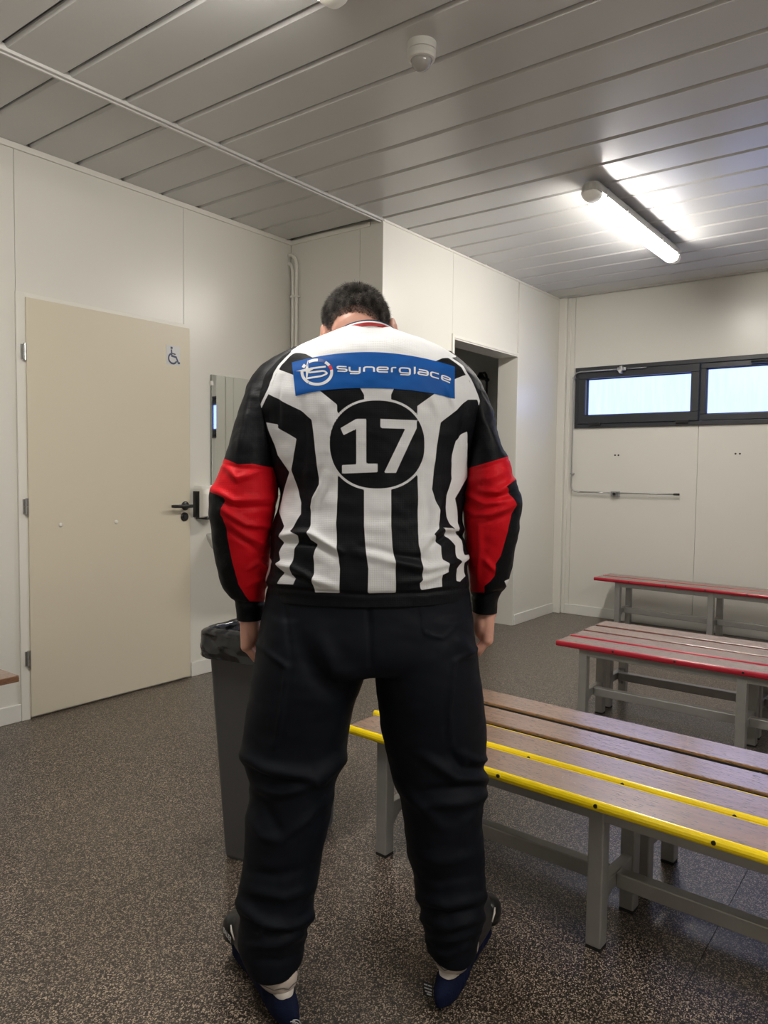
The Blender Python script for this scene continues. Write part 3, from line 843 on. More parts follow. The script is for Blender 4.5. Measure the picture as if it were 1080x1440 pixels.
def loft(keys, step, nb, nf, power=2.3, sm=3, tilt=0.0):
    """closed tube; first nb columns run over the back from left to right, the nf others over the front"""
    ys, (xl, xr, v, bk, fr) = loft_rows(keys, step, sm)
    A = L(xl, ys, v); B = L(xr, ys, v)
    c = (A + B) / 2; a = np.linalg.norm(B - A, axis=1) / 2; ax = (B - A) / (2 * a[:, None])
    tb = np.linspace(-1, 1, nb); tb = np.sin(tb * math.pi / 2 * 0.97) / math.sin(math.pi / 2 * 0.97)
    tf = np.linspace(1, -1, nf + 2)[1:-1]; tf = np.sin(tf * math.pi / 2)
    s = np.concatenate([tb, tf])
    depth = (1 - np.abs(s) ** power).clip(0) ** (1 / 1.9)
    front = np.concatenate([np.zeros(nb, bool), np.ones(nf, bool)])
    P = c[:, None, :] + ax[:, None, :] * (a[:, None] * s[None, :])[..., None]
    dv = np.where(front[None, :], fr[:, None], -bk[:, None]) * depth[None, :]
    P[..., 1] += dv
    P[..., 2] += tilt * dv
    twin = P.copy(); twin[..., 1] = (c[:, None, 1] - bk[:, None] * depth[None, :])
    return P, twin, front, ys

def grid_faces(nr, nc, base=0):
    i = np.arange(nr - 1)[:, None] * nc; j = np.arange(nc)[None, :]; j2 = (j + 1) % nc
    return np.stack([base + i + j, base + i + j2, base + i + nc + j2, base + i + nc + j], -1).reshape(-1, 4)

def grid_normals(P):
    du = np.roll(P, -1, 1) - np.roll(P, 1, 1)
    dv = np.gradient(P, axis=0)
    n = np.cross(dv, du); n /= np.linalg.norm(n, axis=-1, keepdims=True) + 1e-12
    c = P.mean(1, keepdims=True)
    flip = np.sign(((P - c) * n).sum(-1).mean())
    return n * flip

def seg_dist(q, a, b):
    ab = b - a; t = (((q - a) @ ab) / (ab @ ab + 1e-9)).clip(0, 1)
    return np.hypot(*(q - a - t[:, None] * ab).T), t

def folds(q, strokes):
    """height of cloth folds at photo points q; strokes: (points, height in metres, width in px)"""
    h = np.zeros(len(q))
    for pts, amp, w in strokes:
        pts = np.array(pts, float)
        best = np.full(len(q), 1e9); pos = np.zeros(len(q)); n = len(pts) - 1
        for i in range(n):
            d, t = seg_dist(q, pts[i], pts[i + 1])
            m_ = d < best; best[m_] = d[m_]; pos[m_] = (i + t[m_]) / n
        h += amp * np.exp(-(best / w) ** 2) * np.sin(math.pi * (0.08 + 0.84 * pos)) ** 0.7
    return h

def poly_sd(q, poly):
    """signed distance, positive inside"""
    poly = np.array(poly, float)
    d = np.full(len(q), 1e9); ins = np.zeros(len(q), bool)
    for i in range(len(poly)):
        a, b = poly[i], poly[(i + 1) % len(poly)]
        d = np.minimum(d, seg_dist(q, a, b)[0])
        if a[1] != b[1]:
            c = (a[1] > q[:, 1]) != (b[1] > q[:, 1])
            ins ^= c & (q[:, 0] < (b[0] - a[0]) * (q[:, 1] - a[1]) / (b[1] - a[1]) + a[0])
    return np.where(ins, d, -d)

def line_sd(q, pts, w):
    pts = np.array(pts, float)
    d = np.full(len(q), 1e9)
    for i in range(len(pts) - 1):
        d = np.minimum(d, seg_dist(q, pts[i], pts[i + 1])[0])
    return w - d

def vnoise(P, sc, seed=0.0):
    sc = np.array(sc)
    return np.array([noise.noise(Vector((*(p_ * sc),)) + Vector((seed, seed * 1.7, seed * 0.3))) for p_ in P])

def np_mesh(name, V, Fc, mat, parent, smooth=True):
    me = bpy.data.meshes.new(name)
    V = np.asarray(V, float); Fc = np.asarray(Fc)
    me.vertices.add(len(V)); me.vertices.foreach_set('co', V.ravel())
    k = Fc.shape[1]
    me.loops.add(Fc.size); me.loops.foreach_set('vertex_index', Fc.ravel().astype(np.int32))
    me.polygons.add(len(Fc)); me.polygons.foreach_set('loop_start', np.arange(0, Fc.size, k, dtype=np.int32))
    me.update(calc_edges=True); me.validate()
    return obj(name, me, mat, parent, smooth)

# ---------------------------------------------------------------- jersey
WHITE = [
    # yoke
    [(400, 430), (660, 430), (641, 502), (632, 503), (622, 504), (613, 508), (600, 520), (450, 520), (440, 503), (430, 497.5), (416, 496), (410, 498)],
    # stripe left of the number, from the shoulder down
    [(391, 519), (412, 527), (448, 548), (474, 569), (475, 700), (473, 735), (474, 770), (478, 800), (477, 840), (442, 840), (442, 828), (439, 820), (442, 807), (441, 782), (445, 765), (436, 759), (434, 749), (437, 738), (437, 713), (440, 702), (449.5, 681), (446, 657), (444, 640), (441, 610), (438, 590), (422, 577), (400, 566), (377, 554)],
    # outer left stripe
    [(374, 594), (390, 597), (390, 602), (417, 617), (413, 640), (410, 661), (408, 665), (391, 640), (388, 632)],
    [(409, 658), (417, 683), (423, 707), (423, 723), (409, 747), (421, 753), (414, 772), (412, 788), (408, 808), (415, 814), (412, 822), (389, 821), (399, 805), (389, 793), (395, 788), (392, 777), (398, 763), (393, 755), (400, 740), (392, 718), (397, 698)],
    [(378, 783), (384, 790), (373, 820), (370, 817)],
    # middle stripe above and below the number
    [(503, 540), (557, 540), (550, 555), (550, 580), (512, 580), (512, 555)],
    [(512, 670), (550, 670), (550, 740), (552, 770), (556, 790), (557, 840), (517, 840), (518, 800), (514, 770), (512, 740)],
    # stripe right of the number
    [(656, 527), (672, 560), (672, 562), (659, 562), (640, 578), (620, 594), (617, 610), (613, 640), (611, 655), (607.5, 688), (612, 703), (617, 717), (617, 730), (615, 743), (607, 752), (620, 768), (622, 787), (629, 792), (629, 804), (621, 808), (622, 825), (592, 830), (590, 820), (594, 815), (593, 785), (589, 767), (587.5, 733), (587, 571), (612, 553), (640, 533), (652, 528)],
    # outer right stripe
    [(641, 620), (652, 611), (658, 607), (657, 671), (640, 701), (644, 727), (644, 747), (638, 747), (632, 738), (628, 727), (627, 712), (628, 697), (635, 673), (635, 648), (636, 640)],
    [(620, 742), (633, 743), (648, 753), (651, 767), (652, 781), (659, 780), (661, 784), (652, 791), (653, 805), (655, 810), (647, 818), (642, 817), (641, 800), (648, 790), (641, 785), (641, 767), (632, 757)],
]
PIPING = [([(440, 484), (420, 491), (410, 497), (395, 512), (386, 525), (378, 548), (367, 572)], 1.7), ([(632, 502), (650, 515), (662, 535), (670, 555), (674, 569)], 1.5)]
DIGITS = [
    [(479, 602), (501, 589), (515, 589), (515, 652), (531, 652), (531, 664), (481, 666), (481, 654), (501, 653), (501, 603), (483, 612)],
    [(535, 589), (586, 591), (586, 602), (568, 640), (557, 665), (540, 665), (552, 640), (570, 603), (535, 602)],
]
def white_sd(q):
    s = np.full(len(q), -1e9)
    for p_ in WHITE:
        s = np.maximum(s, poly_sd(q, p_))
    for pts, w in PIPING:
        s = np.maximum(s, line_sd(q, pts, w))
    r = (np.abs((q[:, 0] - 530.5) / 68.0) ** 2.2 + np.abs((q[:, 1] - 625.0) / 63.5) ** 2.2) ** (1 / 2.2)
    disk = (1 - r) * 65
    s = np.minimum(s, -disk)
    s = np.maximum(s, 1.6 - np.abs(disk + 0.0))
    for p_ in DIGITS:
        s = np.maximum(s, poly_sd(q, p_))
    # black rib at the hem
    s = np.minimum(s, (826 + 9 * np.sqrt(np.clip(1 - ((q[:, 0] - 517) / 150) ** 2, 0, 1)) - q[:, 1]))
    return s
RED_L = [(280, 632), (318, 646), (335, 653), (355, 652), (390, 659), (412, 663), (412, 846), (352, 847), (345, 838), (335, 822), (328, 795), (322, 770), (315, 730), (310, 723), (313, 712), (316, 700), (296, 692), (280, 686)]
RED_R = [(640, 663), (657, 659), (714, 642), (745, 633), (745, 664), (722, 676), (709, 685), (715, 688), (720, 699), (725, 710), (718, 732), (712, 755), (704, 782), (697, 793), (696, 810), (689, 818), (681, 824), (681, 834), (640, 831)]

TORSO = [  # y, xl, xr, v, back, front
    (470, 490, 550, 0.085, 0.128, 0.03), (472, 476, 559, 0.083, 0.134, 0.05), (475, 457, 579, 0.078, 0.138, 0.07), (483, 436, 602, 0.070, 0.143, 0.09), (493, 415, 625, 0.062, 0.150, 0.10),
    (505, 394, 645, 0.055, 0.157, 0.11), (530, 372, 670, 0.047, 0.166, 0.12), (560, 360, 682, 0.040, 0.170, 0.13), (578, 360, 682, 0.037, 0.169, 0.13), (600, 366, 676, 0.035, 0.167, 0.135), (650, 380, 661, 0.030, 0.160, 0.14),
    (690, 395, 655, 0.025, 0.152, 0.14), (715, 391, 651, 0.020, 0.150, 0.14), (740, 383, 650, 0.015, 0.150, 0.145), (765, 381, 655, 0.010, 0.152, 0.15), (785, 380, 659, 0.010, 0.154, 0.15),
    (805, 376, 657, 0.010, 0.154, 0.15), (815, 373, 659, 0.010, 0.154, 0.15), (822, 376, 660, 0.010, 0.150, 0.145), (830, 377, 660, 0.010, 0.147, 0.14), (838, 377, 660, 0.010, 0.147, 0.14)]
TFOLD = [
    ([(392, 753), (420, 750), (437, 750), (460, 764), (480, 776)], 0.010, 5), ([(398, 763), (440, 763), (472, 783)], -0.008, 5), ([(385, 793), (410, 797), (440, 815), (472, 824)], 0.008, 6),
    ([(395, 806), (425, 812), (440, 822)], -0.006, 4), ([(662, 782), (632, 792), (600, 800), (560, 792)], 0.008, 6), ([(650, 744), (622, 744), (602, 758), (592, 776)], 0.010, 6), ([(655, 754), (630, 751), (607, 768)], -0.009, 4.5),
    ([(505, 768), (530, 772), (560, 782), (600, 786)], -0.006, 5), ([(500, 778), (540, 786), (590, 797)], 0.006, 7), ([(458, 665), (449, 688), (437, 712)], 0.006, 5), ([(466, 680), (452, 705), (444, 735)], -0.004, 6),
    ([(622, 700), (614, 722), (606, 752)], 0.006, 6), ([(600, 690), (603, 720), (596, 750)], -0.004, 6), ([(450, 556), (470, 600), (455, 660)], 0.003, 8), ([(424, 560), (428, 620), (420, 690)], -0.005, 6), ([(626, 540), (641, 576)], 0.005, 4),
    ([(600, 545), (618, 585)], 0.003, 5), ([(655, 555), (652, 600), (648, 660)], -0.005, 5), ([(391, 600), (390, 560), (396, 530)], -0.005, 4), ([(640, 800), (600, 815), (560, 820)], 0.005, 5), ([(360, 824), (440, 832), (517, 837), (600, 834), (665, 826)], -0.004, 3),
    ([(440, 700), (500, 712), (560, 712), (600, 700)], 0.003, 14), ([(470, 735), (520, 742), (580, 738)], 0.003, 9)]
SL = [  # left sleeve
    (489, 418, 436, 0.062, 0.015, 0.02), (494, 402, 436, 0.060, 0.025, 0.04), (504, 383, 428, 0.057, 0.035, 0.06), (517, 364, 420, 0.054, 0.047, 0.07), (530, 353, 412, 0.051, 0.057, 0.08), (560, 343, 402, 0.046, 0.074, 0.085), (600, 330, 394, 0.040, 0.088, 0.085),
    (640, 319, 392, 0.030, 0.095, 0.085), (670, 308, 393, 0.022, 0.090, 0.085), (690, 297, 392, 0.018, 0.088, 0.085), (703, 294, 389, 0.016, 0.086, 0.085), (720, 294, 387, 0.016, 0.082, 0.08), (740, 297, 382, 0.020, 0.078, 0.075), (770, 301, 380, 0.030, 0.072, 0.07), (800, 305, 377, 0.042, 0.066, 0.065),
    (820, 312, 375, 0.050, 0.062, 0.06), (836, 321, 373, 0.056, 0.058, 0.055), (843, 328, 373, 0.060, 0.052, 0.05), (850, 332, 373, 0.062, 0.047, 0.045), (862, 333, 372, 0.064, 0.045, 0.043), (871, 334, 371, 0.066, 0.044, 0.042)]
SR = [
    (495, 617, 632, 0.062, 0.015, 0.02), (502, 617, 644, 0.060, 0.025, 0.04), (513, 622, 657, 0.057, 0.035, 0.06), (525, 630, 668, 0.054, 0.047, 0.07), (540, 638, 678, 0.050, 0.058, 0.08), (560, 645, 686, 0.046, 0.072, 0.085), (600, 652, 697, 0.040, 0.088, 0.085),
    (628, 655, 705, 0.032, 0.097, 0.085), (645, 655, 715, 0.028, 0.094, 0.085), (662, 655, 717, 0.024, 0.092, 0.085), (676, 654, 723, 0.020, 0.090, 0.085), (692, 653, 732, 0.017, 0.088, 0.085), (703, 653, 734, 0.016, 0.086, 0.085), (716, 652, 733, 0.016, 0.082, 0.08), (740, 652, 730, 0.020, 0.078, 0.075),
    (765, 654, 726, 0.030, 0.072, 0.07), (790, 657, 721, 0.040, 0.066, 0.065), (810, 660, 717, 0.048, 0.062, 0.06), (826, 662, 712, 0.054, 0.058, 0.055), (834, 663, 704, 0.058, 0.052, 0.05), (840, 664, 700, 0.060, 0.047, 0.045), (852, 665, 699, 0.063, 0.045, 0.043), (861, 665, 698, 0.065, 0.044, 0.042)]
LFOLD = [([(318, 656), (334, 673), (362, 664)], 0.008, 5), ([(300, 688), (330, 704), (382, 699)], 0.009, 5), ([(306, 700), (335, 716), (385, 712)], -0.006, 4), ([(314, 716), (345, 736), (385, 741)], 0.009, 5), ([(316, 732), (345, 752), (378, 768)], 0.007, 5), ([(318, 745), (345, 762), (372, 782)], -0.005, 4), ([(334, 650), (345, 600), (353, 545)], 0.006, 6), ([(365, 560), (372, 610), (385, 655)], 0.005, 6),
         ([(345, 802), (365, 790), (380, 806)], 0.006, 4), ([(352, 822), (368, 815), (378, 826)], 0.005, 4), ([(310, 652), (340, 658), (392, 662)], -0.003, 2.5), ([(322, 845), (345, 850), (376, 846)], -0.006, 3.0)]
RFOLD = [([(655, 694), (682, 708), (722, 703)], 0.009, 5), ([(676, 690), (700, 692), (724, 675)], 0.009, 4.5), ([(680, 698), (705, 699), (728, 690)], -0.006, 4), ([(657, 712), (670, 724), (690, 722), (727, 708)], 0.010, 5), ([(660, 728), (690, 732), (722, 722)], -0.006, 5), ([(674, 735), (676, 770), (672, 820)], 0.006, 4), ([(681, 785), (696, 802)], 0.007, 4), ([(690, 580), (668, 545)], 0.005, 4), ([(700, 628), (680, 590), (672, 560)], 0.004, 5),
         ([(657, 662), (690, 656), (718, 645)], -0.003, 2.5), ([(660, 838), (685, 838), (706, 832)], -0.006, 3.0), ([(660, 675), (690, 672), (716, 660)], 0.006, 6)]

def cloth(keys, step, nb, nf, fold_list, seed, rough=0.0025, power=2.3, sm=3):
    P, twin, front, ys = loft(keys, step, nb, nf, power, sm)
    q = PX(twin.reshape(-1, 3))
    n = grid_normals(P).reshape(-1, 3)
    V = P.reshape(-1, 3)
    h = folds(q, fold_list)
    h = h + rough * vnoise(V, (18, 18, 26), seed) + 0.4 * rough * vnoise(V, (40, 40, 60), seed + 5)
    return V + n * h[:, None], q, P.shape[:2]

Vt, qt, (nr, nc) = cloth(TORSO, 1.5, 180, 60, TFOLD, 1.0, 0.0022, 2.5)
F_ = [grid_faces(nr, nc)]
SDW = [white_sd(qt)]; SDR = [np.full(len(qt), -50.0)]
VV = [Vt]; base = len(Vt)
torso_q = (Vt, grid_faces(nr, nc))
for keys, fl_, red, seed, extra in ((SL, LFOLD, RED_L, 2.0, None), (SR, RFOLD, RED_R, 3.0, [(709, 817), (717, 814), (713, 825)])):
    V_, q_, (nr, nc) = cloth(keys, 1.6, 80, 50, fl_, seed, 0.0028, 2.1)
    VV.append(V_); F_.append(grid_faces(nr, nc, base)); base += len(V_)
    SDR.append(poly_sd(q_, red))
    SDW.append(poly_sd(q_, extra) if extra else np.full(len(q_), -50.0))
jersey = np_mesh('jersey', np.concatenate(VV), np.concatenate(F_), M['jersey'], person)
for nm, arr in (('white_panel', SDW), ('red_panel', SDR)):
    a = jersey.data.attributes.new(nm, 'FLOAT', 'POINT')
    a.data.foreach_set('value', np.concatenate(arr).astype(np.float32))
jersey['label'] = 'black jersey with white stripes, red sleeves and number 17 in a circle'

# what is printed or sewn on the back lies on the cloth
bvh = BVHTree.FromPolygons([tuple(v) for v in torso_q[0]], [tuple(int(i) for i in f) for f in torso_q[1]])
def drape(x, y, off):
    d = ray_l(x, y); dn = Vector(tuple(d)).normalized()
    hit, nrm, _, _ = bvh.ray_cast(Vector(tuple(CAM_L)), dn)
    if hit is None:
        return Vector(tuple(L(x, y, -0.10)))
    if nrm.dot(dn) > 0: nrm = -nrm
    return hit + nrm * off

def spline(pts):
    pts = np.array(pts, float)
    def f(x):
        return np.interp(x, pts[:, 0], pts[:, 1])
    return f
ptop = np.polyfit([411, 440, 470, 500, 530, 560, 590, 620, 639], [510, 503.5, 498, 496, 496, 498, 503, 510.5, 516], 4)
pbot = np.polyfit([416, 440, 470, 500, 530, 560, 600, 620, 639], [557, 551.5, 547.5, 546, 546, 547.5, 552, 556, 561], 4)
def patch_xy(s, t):
    """s across 0..1, t down 0..1"""
    x = (411 + 5 * t) * (1 - s) + 639 * s
    return x, np.polyval(ptop, x) * (1 - t) + np.polyval(pbot, x) * t
ns, nt_ = 120, 30
mb = MB()
g0 = [[mb.bm.verts.new(drape(*patch_xy(i / ns, j / nt_), 0.0014)) for i in range(ns + 1)] for j in range(nt_ + 1)]
for j in range(nt_):
    for i in range(ns):
        mb.bm.faces.new((g0[j][i], g0[j][i + 1], g0[j + 1][i + 1], g0[j + 1][i]))
patch = mb.build('sponsor_patch', M['patch'], jersey, smooth=True)
patch['label'] = 'blue patch with white lettering across the shoulders'

def dense(pts, step=0.02):
    out = []
    for a, b in zip(pts[:-1], pts[1:]):
        n = max(1, int(math.hypot(b[0] - a[0], b[1] - a[1]) / step))
        out += [(a[0] + (b[0] - a[0]) * k / n, a[1] + (b[1] - a[1]) * k / n) for k in range(n)]
    return out + [pts[-1]]
def rounded(pts, r=0.16):
    """polyline with its corners cut to short arcs"""
    pts = [np.array(p_, float) for p_ in pts]
    out = [pts[0]]
    for a, b, c in zip(pts[:-2], pts[1:-1], pts[2:]):
        d0, d1 = a - b, c - b
        l0, l1 = np.hypot(*d0), np.hypot(*d1)
        k = min(r, 0.48 * l0, 0.48 * l1)
        p0, p1 = b + d0 / l0 * k, b + d1 / l1 * k
        for t in (0, 0.33, 0.67, 1):
            out.append((1 - t) ** 2 * p0 + 2 * t * (1 - t) * b + t * t * p1)
    return [tuple(p_) for p_ in out + [pts[-1]]]
# wide rounded letters in a unit box (x to the right, y up, x-height 1)
GL = {
    's': [[(1, 1), (0, 1), (0, 0.52), (1, 0.48), (1, 0), (0, 0)]],
    'y': [[(0, 1), (0, 0), (1, 0)], [(1, 1), (1, -0.42), (0.05, -0.42)]],
    'n': [[(0, 0), (0, 1), (1, 1), (1, 0)]],
    'e': [[(0.0, 0.5), (1, 0.5), (1, 1), (0, 1), (0, 0), (1, 0)]],
    'r': [[(0, 0), (0, 1), (0.8, 1)]],
    'g': [[(1, 0), (0, 0), (0, 1), (1, 1), (1, -0.42), (0.05, -0.42)]],
    'l': [[(0, 1.45), (0, 0), (0.12, 0)]],
    'a': [[(0.05, 1), (1, 1), (1, 0), (0, 0), (0, 0.52), (1, 0.52)]],
    'c': [[(1, 1), (0, 1), (0, 0), (1, 0)]],
}
SPANS = ((473.3, 489), (490.2, 507.4), (510.6, 527.4), (529.4, 546.8), (549.5, 560), (560.6, 577.6), (581.6, 583.6), (586.6, 602.6), (604.2, 618), (619.4, 633.6))
mid = np.polyfit([481, 499, 519, 538, 555, 570, 582, 594.6, 611, 626.5], [519.3, 519.6, 520.0, 520.4, 520.8, 521.3, 522.2, 524.3, 528.3, 533.0], 4)
mb = MB()
XH = 6.6
for ch, (xa, xb) in zip('synerglace', SPANS):
    xa, xb = xa + 1.4, xb - 1.4
    w = max(xb - xa, 0.2)
    def lf(u, v, xa=xa, w=w):
        return drape(xa + u, np.polyval(mid, xa + min(max(u, 0), w)) - (v - XH / 2), 0.0019)
    for st in GL[ch]:
        pts = [(u * w / 1.55, v * XH) for u, v in st]
        pts = dense(rounded(pts, 2.3), 0.8)
        stroke_flat(mb, pts, 0.86, lambda a, b, lf=lf: lf(a * 1.55, b))
mb.build('lettering', M['print_white'], patch)
# emblem: ring in three colours, an S and a star
def ring_arc(a0, a1, mat, nm):
    mb = MB()
    pts = [(446.0 + 20.8 * math.cos(math.radians(a)), 523.9 - 17.0 * math.sin(math.radians(a))) for a in np.linspace(a0, a1, max(4, int(abs(a1 - a0) / 6)))]
    stroke_flat(mb, pts, 2.0, lambda a, b: drape(a, b, 0.0019))
    return mb.build(nm, mat, patch)
ring_arc(-122, 12, M['print_white'], 'emblem_ring')
ring_arc(12, 34, M['print_red'], 'emblem_ring_red')
ring_arc(34, 56, M['print_white'], 'emblem_ring')
ring_arc(56, 86, M['print_navy'], 'emblem_ring_blue')
ring_arc(86, 124, M['print_white'], 'emblem_ring')
ring_arc(142, 158, M['print_white'], 'emblem_ring')
ring_arc(176, 236, M['print_white'], 'emblem_ring')
mb = MB()
stroke_flat(mb, dense(rounded([(458.5, 516), (436, 518.8), (434.5, 524.6), (456, 521.8), (461, 525.5), (453, 529.3), (432, 532.6)], 2.5), 1.2), 1.25, lambda a, b: drape(a, b, 0.0020))
for poly in ([(417, 522.5), (430, 519), (433.5, 507), (434.2, 518), (441, 520), (434.4, 523.5), (431.3, 540), (430.6, 523)],):
    c_ = drape(432, 521, 0.0021)
    vs = [drape(a, b, 0.0021) for a, b in poly]
    cv = mb.bm.verts.new(c_); vv = [mb.bm.verts.new(v) for v in vs]
    for i in range(len(vv)):
        mb.bm.faces.new((cv, vv[i], vv[(i + 1) % len(vv)]))
mb.build('emblem_letter', M['print_white'], patch)

# collar: three bands around the neck opening
cpts = [(472, 473, 0.035), (478, 468.5, -0.005), (490, 462, -0.035), (505, 457.5, -0.052), (520, 456, -0.055), (535, 458, -0.050), (547, 463, -0.030), (555, 469, 0.0), (558, 475, 0.035)]
cl = [Vector(tuple(L(*p_))) for p_ in cpts]
front = [cl[-1] + Vector((-0.004, 0.05, -0.03)), cl[-1] + Vector((-0.035, 0.10, -0.07)), (cl[0] + cl[-1]) / 2 + Vector((0, 0.13, -0.10)), cl[0] + Vector((0.035, 0.10, -0.07)), cl[0] + Vector((0.004, 0.05, -0.03))]
loop = cl + front
def catmull(pts, k=6):
    out = []
    n = len(pts)
    for i in range(n):
        a, b, c, d = pts[i - 1], pts[i], pts[(i + 1) % n], pts[(i + 2) % n]
        for j in range(k):
            t = j / k
            out.append(0.5 * ((2 * b) + (c - a) * t + (2 * a - 5 * b + 4 * c - d) * t * t + (3 * b - a - 3 * c + d) * t ** 3))
    return out
loop = catmull(loop)
cen = sum(loop, Vector()) / len(loop)
def band(h0, h1, r0, r1, mat, nm, par):
    rings = []
    for h, r in ((h0, r0), (h1, r1), (h1, r1 - 0.003), (h0, r0 - 0.003), (h0, r0)):
        ring = []
        for p_ in loop:
            d = (p_ - cen); d.z = 0; d.normalize()
            ring.append(p_ + Vector((d.x * r, d.y * r, h)))
        rings.append(ring)
    mb = MB(); mb.rings(rings, cap=False)
    return mb.build(nm, mat, par, smooth=False)
collar = band(-0.004, 0.0035, 0.006, 0.004, M['collar_red'], 'collar', jersey)
band(0.0035, 0.0070, 0.004, 0.002, M['collar_white'], 'collar_band', jersey)
band(0.0070, 0.0100, 0.002, 0.001, M['collar_navy'], 'collar_edge', jersey)

# ---------------------------------------------------------------- trousers
def closed_loft(bm, keys, step, nb, nf, power=2.3):
    P, twin, fr, ys = loft(keys, step, nb, nf, power)
    R_ = [[bm.verts.new(tuple(p_)) for p_ in row] for row in P]
    n = len(R_[0])
    for a, b in zip(R_[:-1], R_[1:]):
        for i in range(n):
            j = (i + 1) % n
            bm.faces.new((a[i], a[j], b[j], b[i]))
    bm.faces.new(R_[0][::-1]); bm.faces.new(R_[-1])
HIP = [(824, 377, 659, 0.010, 0.135, 0.125), (840, 374, 662, 0.010, 0.140, 0.125), (870, 368, 666, 0.010, 0.150, 0.125), (900, 362, 668, 0.010, 0.155, 0.125), (922, 359, 671, 0.010, 0.150, 0.12), (934, 372, 660, 0.010, 0.125, 0.11)]
LEG_L = [(860, 374, 500, 0.010, 0.125, 0.11), (900, 363, 512, 0.010, 0.142, 0.12), (936, 357, 515, 0.010, 0.146, 0.12), (950, 355, 512, 0.008, 0.146, 0.12), (1000, 347, 496, 0.005, 0.138, 0.118), (1040, 342, 490, 0.0, 0.128, 0.115), (1060, 339, 486, -0.003, 0.126, 0.115), (1075, 344, 482, -0.005, 0.124, 0.115), (1088, 354, 477, -0.007, 0.122, 0.115), (1115, 353, 470, -0.010, 0.122, 0.112),
         (1150, 345, 465, -0.015, 0.120, 0.11), (1200, 344, 453, -0.022, 0.116, 0.105), (1225, 340, 451, -0.026, 0.114, 0.105), (1258, 334, 441, -0.032, 0.112, 0.10), (1278, 336, 443, -0.035, 0.112, 0.10), (1290, 339, 439, -0.037, 0.108, 0.10), (1300, 336, 431, -0.038, 0.105, 0.10), (1318, 335, 430, -0.040, 0.104, 0.10), (1332, 340, 428, -0.042, 0.102, 0.098), (1346, 350, 426, -0.044, 0.100, 0.096)]
LEG_R = [(860, 530, 664, 0.010, 0.125, 0.11), (900, 523, 668, 0.010, 0.142, 0.12), (936, 524, 673, 0.010, 0.146, 0.12), (950, 527, 675, 0.010, 0.146, 0.12), (1000, 533, 682, 0.010, 0.138, 0.118), (1025, 536, 684, 0.010, 0.132, 0.115), (1050, 541, 684, 0.010, 0.128, 0.115), (1063, 546, 680, 0.010, 0.126, 0.115), (1080, 551, 683, 0.010, 0.124, 0.115), (1108, 561, 684, 0.010, 0.122, 0.112),
         (1120, 563, 679, 0.010, 0.122, 0.112), (1150, 567, 677, 0.010, 0.120, 0.11), (1180, 570, 679, 0.012, 0.116, 0.105), (1200, 574, 681, 0.013, 0.114, 0.105), (1250, 585, 683, 0.016, 0.110, 0.10), (1280, 591, 680, 0.018, 0.106, 0.098), (1300, 594, 675, 0.020, 0.104, 0.098), (1316, 597, 672, 0.020, 0.102, 0.096), (1330, 602, 668, 0.020, 0.100, 0.094)]
PFOLD = [
    ([(338, 1060), (370, 1080), (440, 1092), (484, 1062)], 0.016, 9), ([(345, 1078), (385, 1100), (432, 1100)], -0.012, 7), ([(354, 1110), (400, 1114), (450, 1098), (480, 1070)], 0.011, 8), ([(350, 1150), (370, 1176), (392, 1182)], 0.009, 8), ([(474, 1115), (432, 1152), (400, 1176)], 0.009, 7),
    ([(480, 1090), (452, 1130), (440, 1170)], -0.006, 7), ([(365, 1120), (380, 1150), (395, 1172)], -0.007, 8), ([(598, 1064), (640, 1092), (690, 1096)], 0.014, 8), ([(634, 1060), (652, 1084), (684, 1080)], -0.011, 6), ([(650, 1060), (672, 1070), (690, 1066)], 0.008, 5), ([(598, 1132), (650, 1128), (690, 1114)], 0.011, 8),
    ([(590, 1112), (640, 1108), (680, 1106)], -0.007, 6), ([(543, 1080), (580, 1122), (622, 1164)], 0.009, 9), ([(676, 1140), (655, 1155), (650, 1180)], 0.006, 6), ([(448, 890), (470, 942), (505, 952)], 0.012, 12), ([(410, 880), (440, 950), (480, 990)], -0.006, 12), ([(640, 895), (664, 926)], 0.009, 9),
    ([(360, 905), (404, 938), (396, 1000), (386, 1050)], 0.007, 3.5), ([(676, 908), (640, 930), (632, 1000), (636, 1050)], 0.007, 3.5), ([(592, 842), (597, 890), (622, 898), (642, 880)], 0.004, 2), ([(517, 840), (519, 880), (521, 935)], -0.006, 3), ([(400, 845), (403, 880), (410, 935)], -0.004, 3),
    ([(334, 1268), (370, 1298), (410, 1304), (446, 1284)], 0.016, 8), ([(338, 1290), (380, 1314), (428, 1306)], -0.012, 5.5), ([(342, 1330), (390, 1328), (432, 1312)], 0.009, 6), ([(345, 1250), (400, 1262), (440, 1248)], 0.009, 8), ([(360, 1350), (395, 1352), (425, 1338)], -0.006, 5), ([(350, 1225), (390, 1232), (440, 1218)], -0.006, 7),
    ([(588, 1290), (630, 1302), (680, 1290)], 0.012, 7), ([(598, 1322), (640, 1320), (672, 1308)], 0.009, 6), ([(583, 1260), (630, 1272), (684, 1260)], 0.012, 8), ([(590, 1276), (630, 1286), (680, 1276)], -0.008, 5), ([(600, 1336), (630, 1344), (660, 1330)], 0.007, 5), ([(580, 1230), (620, 1240), (680, 1228)], -0.006, 7), ([(576, 1200), (620, 1212), (680, 1200)], 0.007, 9)]
bm = bmesh.new()
closed_loft(bm, HIP, 3, 60, 50, 2.6); closed_loft(bm, LEG_L, 3, 50, 40, 2.2); closed_loft(bm, LEG_R, 3, 50, 40, 2.2)
bmesh.ops.recalc_face_normals(bm, faces=bm.faces[:])
